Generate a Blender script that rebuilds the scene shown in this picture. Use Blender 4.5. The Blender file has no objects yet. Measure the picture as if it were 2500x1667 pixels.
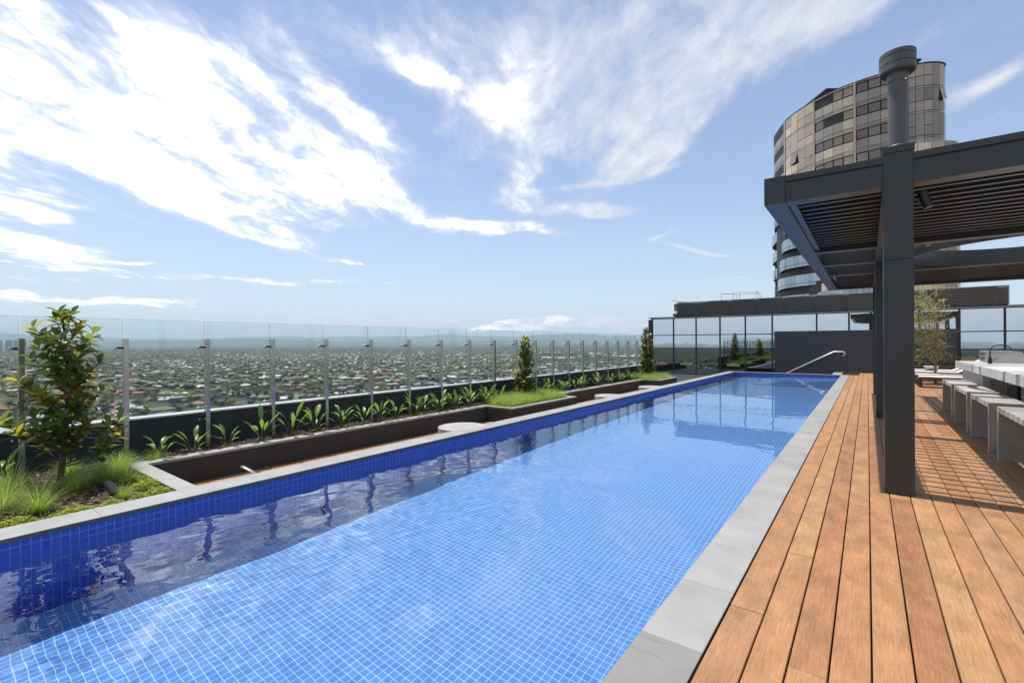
import bpy, bmesh, math, random
import numpy as np
from mathutils import Vector, Matrix
R = math.radians
random.seed(7)
SC = bpy.context.scene
COL = SC.collection

# ------------------------------------------------------------------ camera
def cam_axes():
    yaw, p, r = R(37.0), R(.1405), R(-.2039)
    f = Vector((-math.sin(yaw)*math.cos(p), math.cos(yaw)*math.cos(p), math.sin(p)))
    r0 = Vector((math.cos(yaw), math.sin(yaw), 0)); u0 = r0.cross(f)
    return r0*math.cos(r)+u0*math.sin(r), -r0*math.sin(r)+u0*math.cos(r), f
CR, CU, CF = cam_axes()
cam = bpy.data.cameras.new('camera'); camo = bpy.data.objects.new('camera', cam); COL.objects.link(camo)
M = Matrix((CR, CU, -CF)).transposed().to_4x4(); M.translation = (0, 0, 1.4)
camo.matrix_world = M
cam.lens = 36*1151.5/2500; cam.sensor_width = 36; cam.clip_start = .05; cam.clip_end = 80000
SC.camera = camo
def ray(x, y):                       # direction of a photo point (2500 wide), used to place the clouds on the sky
    return (CF + CR*((x-1250)/1151.5) - CU*((y-833.5)/1151.5)).normalized()
def px(P):                           # where a point shows, used only to word labels and rank things by visible size
    v = Vector(P)-Vector((0, 0, 1.4)); d = v.dot(CF)
    if d <= .01: return None
    return 1250+1151.5*v.dot(CR)/d, 833.5-1151.5*v.dot(CU)/d, d

# ------------------------------------------------------------------ sky, sun, exposure
SUN_EL, SUN_AZ = 71.5, -88.5         # degrees; azimuth clockwise from +Y
sd = Vector((math.sin(R(SUN_AZ))*math.cos(R(SUN_EL)), math.cos(R(SUN_AZ))*math.cos(R(SUN_EL)), math.sin(R(SUN_EL))))
W = bpy.data.worlds.new('World'); SC.world = W; W.use_nodes = True
nt = W.node_tree; N = nt.nodes; L = nt.links
bg = N['Background']
BLOBS = [  # photo x, y, half length, half width, tilt (deg, + = down to the right), weight
 (60,90,330,110,25,1.1),(300,190,300,60,28,.75),(150,330,330,62,22,.95),(420,420,420,85,22,1.2),(330,300,260,40,25,.6),(720,400,260,70,32,.95),(930,455,150,34,32,.95),
 (560,250,300,52,36,.95),(820,230,230,50,38,.7),(880,400,180,40,34,.6),(470,60,330,70,24,.75),(760,330,230,34,36,.7),(900,300,110,28,35,.7),(560,545,150,20,14,1.0),(60,590,180,26,8,1.15),(50,495,110,16,8,.85),(120,470,240,22,14,.4),
 (1050,185,56,24,4,1.2),(1320,60,110,130,-20,.95),(1230,240,150,70,-15,.65),(1400,300,290,90,-12,.85),(1730,170,290,55,-52,1.2),(1640,330,170,50,-42,.9),(1500,200,240,130,-30,.75),(1150,60,200,70,10,.5),
 (1560,370,150,36,-25,.85),(1275,430,36,80,24,.95),(1290,500,55,30,10,.95),(1455,512,90,18,0,1.25),(1250,563,190,17,3,1.1),(950,80,260,80,20,.45),(1690,604,95,8,14,1.15),(1620,575,50,6,-25,.7),
 (2420,190,190,24,-27,1.1),(2460,260,150,22,-27,.5),(1700,40,360,90,-6,.75),(2020,40,300,70,-14,.7),(880,90,380,70,14,.45),(1100,330,60,90,0,.2),(1500,432,330,10,-8,.6),(1240,300,60,40,0,.4),
 (250,728,340,14,2,.85),(700,692,420,11,-1,.6),(1500,655,330,9,-2,.35),(1750,680,230,10,-4,.6),(120,640,260,9,3,.5),(330,640,90,6,0,.4),(850,645,60,6,8,.5),
 (1380,798,240,9,-1,1.7),(1400,783,120,8,0,1.4),(1250,792,90,8,0,1.2),(1500,785,60,10,0,1.2),(1095,779,34,4,0,1.2),(-300,250,400,300,0,.9),(1250,-260,900,160,5,.6),(2300,-200,600,150,-10,.45)]
def mnode(op, a=None, b=None, c=None, clamp=False):
    n = N.new('ShaderNodeMath'); n.operation = op; n.use_clamp = clamp
    for i, v in enumerate((a, b, c)):
        if v is None: continue
        if isinstance(v, (int, float)): n.inputs[i].default_value = v
        else: L.new(v, n.inputs[i])
    return n.outputs[0]
def vnode(op, a, b=None, s=None):
    n = N.new('ShaderNodeVectorMath'); n.operation = op
    for i, v in enumerate((a, b)):
        if v is None: continue
        if hasattr(v, 'is_linked') or hasattr(v, 'links'): L.new(v, n.inputs[i])
        else: n.inputs[i].default_value = v
    if s is not None: n.inputs['Scale'].default_value = s
    return n
def noise(vec, scale, detail, rough=.55, dist=0., lac=2.0):
    n = N.new('ShaderNodeTexNoise'); n.inputs['Scale'].default_value = scale; n.inputs['Detail'].default_value = detail
    n.inputs['Roughness'].default_value = rough; n.inputs['Distortion'].default_value = dist; n.inputs['Lacunarity'].default_value = lac
    L.new(vec, n.inputs['Vector']); return n
tc = N.new('ShaderNodeTexCoord'); D0 = tc.outputs['Generated']
sep = N.new('ShaderNodeSeparateXYZ'); L.new(D0, sep.inputs[0])
# cloud-sheet coordinates (direction projected on a high flat sheet) give streaks their perspective
zz = mnode('ADD', mnode('MAXIMUM', sep.outputs['Z'], 0.0), .10)
cmb = N.new('ShaderNodeCombineXYZ'); L.new(mnode('DIVIDE', sep.outputs['X'], zz), cmb.inputs[0]); L.new(mnode('DIVIDE', sep.outputs['Y'], zz), cmb.inputs[1])
sheet = cmb.outputs[0]
def streak(az, ka, kb, k3=0.):                      # sheet coordinates drawn out along one wind direction
    ua = mnode('MULTIPLY', vnode('DOT_PRODUCT', sheet, (-math.sin(R(az)), math.cos(R(az)), 0)).outputs['Value'], ka)
    ub = mnode('MULTIPLY', vnode('DOT_PRODUCT', sheet, (math.cos(R(az)), math.sin(R(az)), 0)).outputs['Value'], kb)
    q = N.new('ShaderNodeCombineXYZ'); L.new(ua, q.inputs[0]); L.new(ub, q.inputs[1]); q.inputs[2].default_value = k3; return q.outputs[0]
SHA, SHB = streak(40, .62, 1.5), streak(30, 1.35, 2.5, 4.)
w1 = noise(D0, 4.2, 5, .55); w2 = noise(sheet, 2.2, 6, .6)
wd = vnode('SUBTRACT', w1.outputs['Color'], (.5, .5, .5)); wd = vnode('SCALE', wd.outputs[0], s=.15)
wd2 = vnode('SUBTRACT', w2.outputs['Color'], (.5, .5, .5)); wd2 = vnode('SCALE', wd2.outputs[0], s=.055)
DW = vnode('ADD', vnode('ADD', D0, wd.outputs[0]).outputs[0], wd2.outputs[0]).outputs[0]
tot = None
for (x, y, a, b, ang, wgt) in BLOBS:
    if y > 480: wgt *= 1.4
    ca, sa = math.cos(R(ang)), math.sin(R(ang))
    c = ray(x, y); e1 = ray(x+a*ca, y+a*sa)-c; e2 = ray(x-b*sa, y+b*ca)-c
    e1 = e1/e1.length_squared; e2 = e2/e2.length_squared
    small = a*b < 9000
    src = DW
    if small:
        src = vnode('ADD', D0, vnode('SCALE', vnode('SUBTRACT', w1.outputs['Color'], (.5, .5, .5)).outputs[0], s=.05).outputs[0]).outputs[0]
        src = vnode('ADD', src, vnode('SCALE', vnode('SUBTRACT', w2.outputs['Color'], (.5, .5, .5)).outputs[0], s=.03).outputs[0]).outputs[0]
    u = mnode('SUBTRACT', vnode('DOT_PRODUCT', src, tuple(e1)).outputs['Value'], c.dot(e1))
    v = mnode('SUBTRACT', vnode('DOT_PRODUCT', src, tuple(e2)).outputs['Value'], c.dot(e2))
    q = mnode('MULTIPLY_ADD', u, u, mnode('MULTIPLY', v, v))
    g = mnode('MULTIPLY', mnode('EXPONENT', mnode('MULTIPLY', q, -1.0)), wgt)
    tot = g if tot is None else mnode('ADD', tot, g)
n1 = noise(SHA, 1.7, 10, .66, .9)
n2 = noise(SHB, 3.2, 9, .66, .7)
nn = mnode('ADD', mnode('MULTIPLY', n1.outputs[0], .6), mnode('MULTIPLY', n2.outputs[0], .4))
dens = mnode('MULTIPLY_ADD', mnode('SUBTRACT', nn, .5), 3.3, mnode('SUBTRACT', mnode('MULTIPLY', mnode('MINIMUM', tot, 1.05), 1.0), .36))
# thin veil everywhere high up, plus scattered cloud outside the photographed part
front = mnode('GREATER_THAN', vnode('DOT_PRODUCT', D0, tuple(CF)).outputs['Value'], .15)
veil = mnode('MULTIPLY', mnode('SUBTRACT', nn, .38), 2.0)
other = mnode('MULTIPLY', mnode('SUBTRACT', 1.0, front), mnode('MULTIPLY_ADD', mnode('SUBTRACT', nn, .5), 3.2, .45))
densc = mnode('MAXIMUM', mnode('MULTIPLY', dens, front), other)
cl = N.new('ShaderNodeMapRange'); cl.interpolation_type = 'SMOOTHSTEP'; cl.inputs['From Min'].default_value = -.50; cl.inputs['From Max'].default_value = 1.40
L.new(densc, cl.inputs['Value'])
cover = mnode('MAXIMUM', cl.outputs[0], mnode('MULTIPLY', veil, .55), clamp=True)
sky = N.new('ShaderNodeTexSky'); sky.sky_type = 'NISHITA'; sky.sun_disc = False
sky.sun_elevation = R(SUN_EL); sky.sun_rotation = R(SUN_AZ); sky.altitude = 60; sky.air_density = 1.0; sky.dust_density = .4; sky.ozone_density = 1.4
gain = N.new('ShaderNodeMix'); gain.data_type = 'RGBA'; gain.blend_type = 'MULTIPLY'; gain.inputs[0].default_value = 1
L.new(sky.outputs[0], gain.inputs[6]); gain.inputs[7].default_value = (.84, .85, .88, 1)
hzf = mnode('MULTIPLY', mnode('EXPONENT', mnode('MULTIPLY', mnode('MAXIMUM', sep.outputs['Z'], 0.0), -7.5)), .85)
hmix = N.new('ShaderNodeMix'); hmix.data_type = 'RGBA'; L.new(hzf, hmix.inputs[0]); L.new(gain.outputs[2], hmix.inputs[6]); hmix.inputs[7].default_value = (2.95, 3.5, 4.1, 1)
# cloud light: thick parts white, thin parts a little grey-violet
ccol = N.new('ShaderNodeMix'); ccol.data_type = 'RGBA'; L.new(cl.outputs[0], ccol.inputs[0])
ccol.inputs[6].default_value = (2.9, 3.1, 3.8, 1); ccol.inputs[7].default_value = (4.9, 4.9, 5.05, 1)
mixs = N.new('ShaderNodeMix'); mixs.data_type = 'RGBA'; L.new(cover, mixs.inputs[0]); L.new(hmix.outputs[2], mixs.inputs[6])
fwd = mnode('MULTIPLY_ADD', mnode('POWER', mnode('MAXIMUM', mnode('SUBTRACT', mnode('MULTIPLY', sep.outputs['X'], -1.0), .42), 0.0), 1.2), mnode('MULTIPLY', mnode('POWER', cl.outputs[0], 4.5), 13.0), 1.0)
cbr = vnode('SCALE', ccol.outputs[2]); L.new(fwd, cbr.inputs['Scale']); L.new(cbr.outputs[0], mixs.inputs[7])
L.new(mixs.outputs[2], bg.inputs[0]); bg.inputs[1].default_value = .115
W.cycles.sampling_method = 'MANUAL'; W.cycles.sample_map_resolution = 512

sun = bpy.data.lights.new('sun', 'SUN'); sun.energy = 3.6; sun.angle = R(.53); sun.color = (1, .955, .89)
suno = bpy.data.objects.new('sun', sun); COL.objects.link(suno); suno.rotation_euler = sd.to_track_quat('Z', 'Y').to_euler(); suno.location = sd*50
sun.cycles.is_caustics_light = True
vs = SC.view_settings; vs.view_transform = 'Standard'; vs.look = 'None'; vs.exposure = .76; vs.gamma = 1
SC.cycles.use_denoising = True; SC.cycles.max_bounces = 10; SC.cycles.transparent_max_bounces = 16; SC.cycles.sample_clamp_indirect = 6
SC.cycles.volume_bounces = 0; SC.cycles.diffuse_bounces = 3
SC.render.film_transparent = False

# ------------------------------------------------------------------ helpers
def tag(o, label=None, cat=None, group=None, kind=None):
    if label: o['label'] = label
    if cat: o['category'] = cat
    if group: o['group'] = group
    if kind: o['kind'] = kind
    return o
def empty(name, loc, label=None, cat=None, group=None, rz=0):
    o = bpy.data.objects.new(name, None); COL.objects.link(o); o.location = loc; o.rotation_euler = (0, 0, rz)
    o.empty_display_size = .1
    return tag(o, label, cat, group)
def children(o): return [c for c in bpy.data.objects if c.parent == o]
def copy_tree(o, loc=None, rz=None, s=None, label=None, kids=None):
    c = o.copy(); COL.objects.link(c)
    if loc is not None: c.location = loc
    if rz is not None: c.rotation_euler = (0, 0, rz)
    if s is not None: c.scale = s if hasattr(s, '__len__') else (s, s, s)
    if label: c['label'] = label
    for ch in (kids if kids is not None else children(o)):
        d = ch.copy(); COL.objects.link(d); d.parent = c
        for g in KIDS.get(ch.name, []):
            e = g.copy(); COL.objects.link(e); e.parent = d
    return c
KIDS = {}
ORD = ['first','second','third','fourth','fifth','sixth','seventh','eighth','ninth','tenth','eleventh','twelfth','thirteenth','fourteenth','fifteenth','sixteenth','seventeenth','eighteenth','nineteenth','twentieth','twenty-first','twenty-second','twenty-third','twenty-fourth','twenty-fifth','twenty-sixth','twenty-seventh','twenty-eighth','twenty-ninth','thirtieth','thirty-first','thirty-second','thirty-third','thirty-fourth','thirty-fifth','thirty-sixth','thirty-seventh','thirty-eighth','thirty-ninth','fortieth']
def ordn(i): return ORD[i] if i < len(ORD) else ORD[i-len(ORD)]+' after fortieth'

class MB:
    def __init__(s): s.v = []; s.f = []; s.m = []; s.t = []; s.ct = 0.
    def face(s, idx, m=0, t=None): s.f.append(tuple(idx)); s.m.append(m); s.t.append(s.ct if t is None else t)
    def poly(s, pts, m=0, t=None):
        b = len(s.v); s.v += [tuple(p) for p in pts]; s.face(range(b, b+len(pts)), m, t)
    def box(s, x0, x1, y0, y1, z0, z1, m=0, t=None, skip=''):
        b = len(s.v)
        s.v += [(x0,y0,z0),(x1,y0,z0),(x1,y1,z0),(x0,y1,z0),(x0,y0,z1),(x1,y0,z1),(x1,y1,z1),(x0,y1,z1)]
        F = {'b':(0,3,2,1),'t':(4,5,6,7),'f':(0,1,5,4),'k':(2,3,7,6),'l':(3,0,4,7),'r':(1,2,6,5)}
        for k, q in F.items():
            if k not in skip: s.face([b+i for i in q], m, t)
    def obox(s, c, ax, ay, az, m=0, t=None):      # oriented box: centre and half-extent vectors
        c, ax, ay, az = map(Vector, (c, ax, ay, az)); b = len(s.v)
        for sz in (-1, 1):
            for sx, sy in ((-1,-1),(1,-1),(1,1),(-1,1)): s.v.append(tuple(c+ax*sx+ay*sy+az*sz))
        for q in ((0,3,2,1),(4,5,6,7),(0,1,5,4),(2,3,7,6),(3,0,4,7),(1,2,6,5)): s.face([b+i for i in q], m, t)
    def prism(s, poly, z0, z1, m=0, cap=True, t=None, mside=None):
        n = len(poly); b = len(s.v)
        s.v += [(p[0], p[1], z0) for p in poly]+[(p[0], p[1], z1) for p in poly]
        for i in range(n):
            j = (i+1) % n; s.face((b+i, b+j, b+n+j, b+n+i), m if mside is None else mside, t)
        if cap: s.face([b+n+i for i in range(n)], m, t); s.face([b+n-1-i for i in range(n)], m, t)
    def tube(s, pts, r, n=10, m=0, cap=True, t=None):
        pts = [Vector(p) for p in pts]; rs = r if hasattr(r, '__len__') else [r]*len(pts)
        b = len(s.v); up = Vector((0, 0, 1)); prev = None
        for i, p in enumerate(pts):
            d = (pts[min(i+1, len(pts)-1)]-pts[max(i-1, 0)]).normalized()
            if prev is None:
                a = d.cross(up)
                if a.length < 1e-3: a = d.cross(Vector((1, 0, 0)))
                a.normalize()
            else:
                a = (prev-d*prev.dot(d)).normalized()
            prev = a; c = d.cross(a)
            for k in range(n):
                an = 2*math.pi*k/n; s.v.append(tuple(p+(a*math.cos(an)+c*math.sin(an))*rs[i]))
        for i in range(len(pts)-1):
            for k in range(n):
                k2 = (k+1) % n; s.face((b+i*n+k, b+i*n+k2, b+(i+1)*n+k2, b+(i+1)*n+k), m, t)
        if cap:
            s.face([b+n-1-k for k in range(n)], m, t); s.face([b+(len(pts)-1)*n+k for k in range(n)], m, t)
    def lathe(s, prof, c=(0, 0, 0), n=24, m=0, t=None):
        b = len(s.v)
        for (r, z) in prof:
            for k in range(n):
                a = 2*math.pi*k/n; s.v.append((c[0]+r*math.cos(a), c[1]+r*math.sin(a), c[2]+z))
        for i in range(len(prof)-1):
            for k in range(n):
                k2 = (k+1) % n; s.face((b+i*n+k, b+i*n+k2, b+(i+1)*n+k2, b+(i+1)*n+k), m, t)
        s.face([b+n-1-k for k in range(n)], m, t); s.face([b+(len(prof)-1)*n+k for k in range(n)], m, t)
    def build(s, name, mats, parent=None, smooth=False, local=False, bevel=0, loc=None):
        me = bpy.data.meshes.new(name)
        off = Vector((0, 0, 0))
        if parent is not None and not local: off = parent.matrix_basis.translation.copy()
        if loc is not None: off = Vector(loc)
        va = np.array(s.v, dtype=float)-np.array(off)
        me.from_pydata(va.tolist(), [], s.f)
        if not hasattr(mats, '__len__'): mats = [mats]
        for m in mats: me.materials.append(m)
        me.polygons.foreach_set('material_index', s.m)
        a = me.attributes.new('tone', 'FLOAT', 'FACE'); a.data.foreach_set('value', s.t)
        if smooth: me.polygons.foreach_set('use_smooth', [True]*len(s.f))
        me.update()
        o = bpy.data.objects.new(name, me); COL.objects.link(o)
        if parent is not None: o.parent = parent
        if loc is not None: o.location = loc
        if bevel:
            b = o.modifiers.new('bevel', 'BEVEL'); b.width = bevel; b.segments = 2; b.limit_method = 'ANGLE'; b.angle_limit = R(40)
        if parent is not None: KIDS.setdefault(parent.name, []).append(o)
        return o
def kidsof(o): return KIDS.get(o.name, [])

# ------------------------------------------------------------------ materials
def newmat(name):
    m = bpy.data.materials.new(name); m.use_nodes = True
    return m, m.node_tree.nodes, m.node_tree.links, m.node_tree.nodes['Principled BSDF']
def rgb(c): return (*c, 1) if len(c) == 3 else c
def mat(name, col, rough=.6, metal=0., var=.12, scale=3., bump=0., bscale=60., spec=None, coat=0., col2=None, toned=0., rvar=0.):
    """plain procedural paint / stone / metal: two noise scales shift the colour, optional bump, optional per-face tone"""
    m, n, l, p = newmat(name)
    g = n.new('ShaderNodeTexCoord')
    a = n.new('ShaderNodeTexNoise'); a.inputs['Scale'].default_value = scale; a.inputs['Detail'].default_value = 6; a.inputs['Roughness'].default_value = .6
    l.new(g.outputs['Object'], a.inputs['Vector'])
    mr = n.new('ShaderNodeMapRange'); mr.inputs['From Min'].default_value = .3; mr.inputs['From Max'].default_value = .7
    l.new(a.outputs[0], mr.inputs['Value'])
    mx = n.new('ShaderNodeMix'); mx.data_type = 'RGBA'; l.new(mr.outputs[0], mx.inputs[0])
    c2 = col2 if col2 else tuple(c*(1-2*var) for c in col)
    mx.inputs[6].default_value = rgb(c2); mx.inputs[7].default_value = rgb(tuple(min(1, c*(1+var)) for c in col))
    out = mx.outputs[2]
    if toned:
        at = n.new('ShaderNodeAttribute'); at.attribute_name = 'tone'
        mm = n.new('ShaderNodeMath'); mm.operation = 'MULTIPLY_ADD'; l.new(at.outputs['Fac'], mm.inputs[0]); mm.inputs[1].default_value = toned; mm.inputs[2].default_value = 1.
        hs = n.new('ShaderNodeHueSaturation'); l.new(mm.outputs[0], hs.inputs['Value']); l.new(out, hs.inputs['Color']); out = hs.outputs[0]
    l.new(out, p.inputs['Base Color'])
    p.inputs['Roughness'].default_value = rough; p.inputs['Metallic'].default_value = metal
    if spec is not None: p.inputs['Specular IOR Level'].default_value = spec
    if coat: p.inputs['Coat Weight'].default_value = coat
    if rvar:
        r2 = n.new('ShaderNodeMapRange'); l.new(a.outputs[0], r2.inputs['Value']); r2.inputs['To Min'].default_value = rough-rvar; r2.inputs['To Max'].default_value = rough+rvar; l.new(r2.outputs[0], p.inputs['Roughness'])
    if bump:
        b = n.new('ShaderNodeTexNoise'); b.inputs['Scale'].default_value = bscale; b.inputs['Detail'].default_value = 4; l.new(g.outputs['Object'], b.inputs['Vector'])
        bp = n.new('ShaderNodeBump'); bp.inputs['Strength'].default_value = bump; bp.inputs['Distance'].default_value = .01
        l.new(b.outputs[0], bp.inputs['Height']); l.new(bp.outputs[0], p.inputs['Normal'])
    return m
STEEL = mat('charcoal_painted_steel', (.034, .038, .037), .36, 0, .14, 1.6, .05, 260, rvar=.10)
SLATM = mat('charcoal_louvre_paint', (.016, .017, .017), .3, 0, .08, 2.0, spec=.8)
BLACK = mat('black_plastic', (.012, .012, .013), .4, 0, .1, 8)
RENDER = mat('charcoal_render', (.030, .031, .033), .75, 0, .16, 1.3, .12, 180)
SCRM = mat('olive_grey_louvre_paint', (.13, .13, .115), .5, 0, .06, 2)
RENDB = mat('dark_brown_grey_render', (.036, .0365, .036), .75, 0, .16, 1.3, .12, 180)
CAPG = mat('pale_metal_cap', (.42, .42, .42), .45, .3, .06, 3)
STAIN = mat('brushed_stainless', (.56, .55, .50), .2, .95, .05, 6)
CHROME = mat('polished_stainless', (.8, .79, .77), .3, .9, .02, 6)
WHITE = mat('white_paint', (.72, .72, .71), .45, 0, .03, 5)
CONC = mat('grey_concrete', (.33, .315, .285), .8, 0, .16, 2.3, .15, 90, toned=.15)
CONCP = mat('pale_concrete', (.50, .49, .465), .7, 0, .08, 2.3, .12, 90)
CUSH = mat('white_lounger_slats', (.60, .57, .52), .7, 0, .04, 9)
BROWN = mat('dark_brown_timber', (.05, .035, .027), .5, 0, .2, 9)
SOIL = mat('dark_potting_soil', (.035, .024, .018), .95, 0, .3, 30, .6, 80)

def leafmat(name, c1, c2, c3=None, rough=.35, trans=.35, scale=14.):
    m, n, l, p = newmat(name)
    at = n.new('ShaderNodeAttribute'); at.attribute_name = 'tone'
    cr = n.new('ShaderNodeValToRGB'); l.new(at.outputs['Fac'], cr.inputs[0])
    cr.color_ramp.elements[0].color = rgb(c1); cr.color_ramp.elements[1].color = rgb(c3 or c2)
    if c3: e = cr.color_ramp.elements.new(.55); e.color = rgb(c2)
    l.new(cr.outputs[0], p.inputs['Base Color']); p.inputs['Roughness'].default_value = rough
    tr = n.new('ShaderNodeBsdfTranslucent'); hs = n.new('ShaderNodeHueSaturation'); hs.inputs['Value'].default_value = 1.7; hs.inputs['Saturation'].default_value = 1.1
    l.new(cr.outputs[0], hs.inputs['Color']); l.new(hs.outputs[0], tr.inputs[0])
    mx = n.new('ShaderNodeMixShader'); mx.inputs[0].default_value = trans
    l.new(p.outputs[0], mx.inputs[1]); l.new(tr.outputs[0], mx.inputs[2]); l.new(mx.outputs[0], n['Material Output'].inputs[0])
    return m
MAGL = leafmat('glossy_magnolia_leaf', (.055, .095, .027), (.13, .18, .035), (.42, .36, .06), .25, .5)
MAGR = leafmat('rusty_leaf_underside', (.12, .055, .018), (.26, .13, .03), None, .6, .35)
STREL = leafmat('bird_of_paradise_leaf', (.08, .16, .04), (.22, .32, .07), None, .35, .4)
GRASSM = leafmat('fine_green_grass', (.10, .19, .03), (.25, .35, .06), (.42, .46, .16), .5, .45)
SEDUM = leafmat('yellow_green_stonecrop', (.15, .22, .02), (.38, .42, .04), None, .5, .35)
THINL = leafmat('small_olive_leaf', (.15, .16, .04), (.34, .32, .10), (.55, .48, .26), .45, .45)
BARK = mat('grey_brown_bark', (.10, .075, .055), .9, 0, .25, 14, .5, 60)
BARKL = mat('pale_grey_bark', (.26, .22, .18), .85, 0, .2, 14, .4, 60)

# tiles: 50 mm glass mosaic on a 54 mm grid
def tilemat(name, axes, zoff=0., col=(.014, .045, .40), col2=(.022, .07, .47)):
    m, n, l, p = newmat(name)
    g = n.new('ShaderNodeNewGeometry'); s = n.new('ShaderNodeSeparateXYZ'); l.new(g.outputs['Position'], s.inputs[0])
    c = n.new('ShaderNodeCombineXYZ'); l.new(s.outputs[axes[0]], c.inputs[0])
    ad = n.new('ShaderNodeMath'); ad.operation = 'ADD'; l.new(s.outputs[axes[1]], ad.inputs[0]); ad.inputs[1].default_value = zoff; l.new(ad.outputs[0], c.inputs[1])
    b = n.new('ShaderNodeTexBrick'); b.offset = 0; b.squash = 1; b.inputs['Scale'].default_value = 1; b.inputs['Brick Width'].default_value = .054
    b.inputs['Row Height'].default_value = .054 if axes[1] != 'Z' else .052; b.inputs['Mortar Size'].default_value = .0028 if axes == 'XY' else .0024; b.inputs['Mortar Smooth'].default_value = .1
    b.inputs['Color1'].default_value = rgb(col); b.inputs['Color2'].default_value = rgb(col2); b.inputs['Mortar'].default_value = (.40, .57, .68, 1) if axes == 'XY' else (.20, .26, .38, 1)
    l.new(c.outputs[0], b.inputs['Vector'])
    l.new(b.outputs['Color'], p.inputs['Base Color'])
    mr = n.new('ShaderNodeMapRange'); l.new(b.outputs['Fac'], mr.inputs['Value']); mr.inputs['To Min'].default_value = .18; mr.inputs['To Max'].default_value = .7
    l.new(mr.outputs[0], p.inputs['Roughness'])
    return m
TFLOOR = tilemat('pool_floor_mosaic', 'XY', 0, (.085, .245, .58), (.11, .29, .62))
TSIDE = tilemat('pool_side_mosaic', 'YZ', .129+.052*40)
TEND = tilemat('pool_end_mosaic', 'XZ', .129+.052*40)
NOSE = mat('dark_navy_step_nosing', (.008, .016, .09), .3)

# stone coping
def stonemat():
    m, n, l, p = newmat('grey_bluestone')
    g = n.new('ShaderNodeNewGeometry'); at = n.new('ShaderNodeAttribute'); at.attribute_name = 'tone'
    a = n.new('ShaderNodeTexNoise'); a.inputs['Scale'].default_value = 3.; a.inputs['Detail'].default_value = 8; l.new(g.outputs['Position'], a.inputs['Vector'])
    mp_ = n.new('ShaderNodeMapping'); mp_.inputs['Scale'].default_value = (6, 50, 1); l.new(g.outputs['Position'], mp_.inputs[0])
    v = n.new('ShaderNodeTexNoise'); v.inputs['Scale'].default_value = .5; v.inputs['Detail'].default_value = 3; l.new(mp_.outputs[0], v.inputs['Vector'])
    vein = n.new('ShaderNodeMapRange'); vein.inputs['From Min'].default_value = .64; vein.inputs['From Max'].default_value = .69; l.new(v.outputs[0], vein.inputs['Value'])
    mr = n.new('ShaderNodeMapRange'); mr.inputs['From Min'].default_value = .3; mr.inputs['From Max'].default_value = .7; l.new(a.outputs[0], mr.inputs['Value'])
    mx = n.new('ShaderNodeMix'); mx.data_type = 'RGBA'; l.new(mr.outputs[0], mx.inputs[0]); mx.inputs[6].default_value = (.235, .235, .225, 1); mx.inputs[7].default_value = (.305, .302, .288, 1)
    mx2 = n.new('ShaderNodeMix'); mx2.data_type = 'RGBA'; l.new(vein.outputs[0], mx2.inputs[0]); l.new(mx.outputs[2], mx2.inputs[6]); mx2.inputs[7].default_value = (.24, .235, .22, 1)
    hs = n.new('ShaderNodeHueSaturation'); mm = n.new('ShaderNodeMath'); mm.operation = 'MULTIPLY_ADD'; l.new(at.outputs['Fac'], mm.inputs[0]); mm.inputs[1].default_value = .35; mm.inputs[2].default_value = .84
    l.new(mm.outputs[0], hs.inputs['Value']); l.new(mx2.outputs[2], hs.inputs['Color']); l.new(hs.outputs[0], p.inputs['Base Color'])
    p.inputs['Roughness'].default_value = .55
    b = n.new('ShaderNodeTexNoise'); b.inputs['Scale'].default_value = 160; l.new(g.outputs['Position'], b.inputs['Vector'])
    bp = n.new('ShaderNodeBump'); bp.inputs['Strength'].default_value = .08; bp.inputs['Distance'].default_value = .004; l.new(b.outputs[0], bp.inputs['Height']); l.new(bp.outputs[0], p.inputs['Normal'])
    return m
STONE = stonemat()

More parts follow.
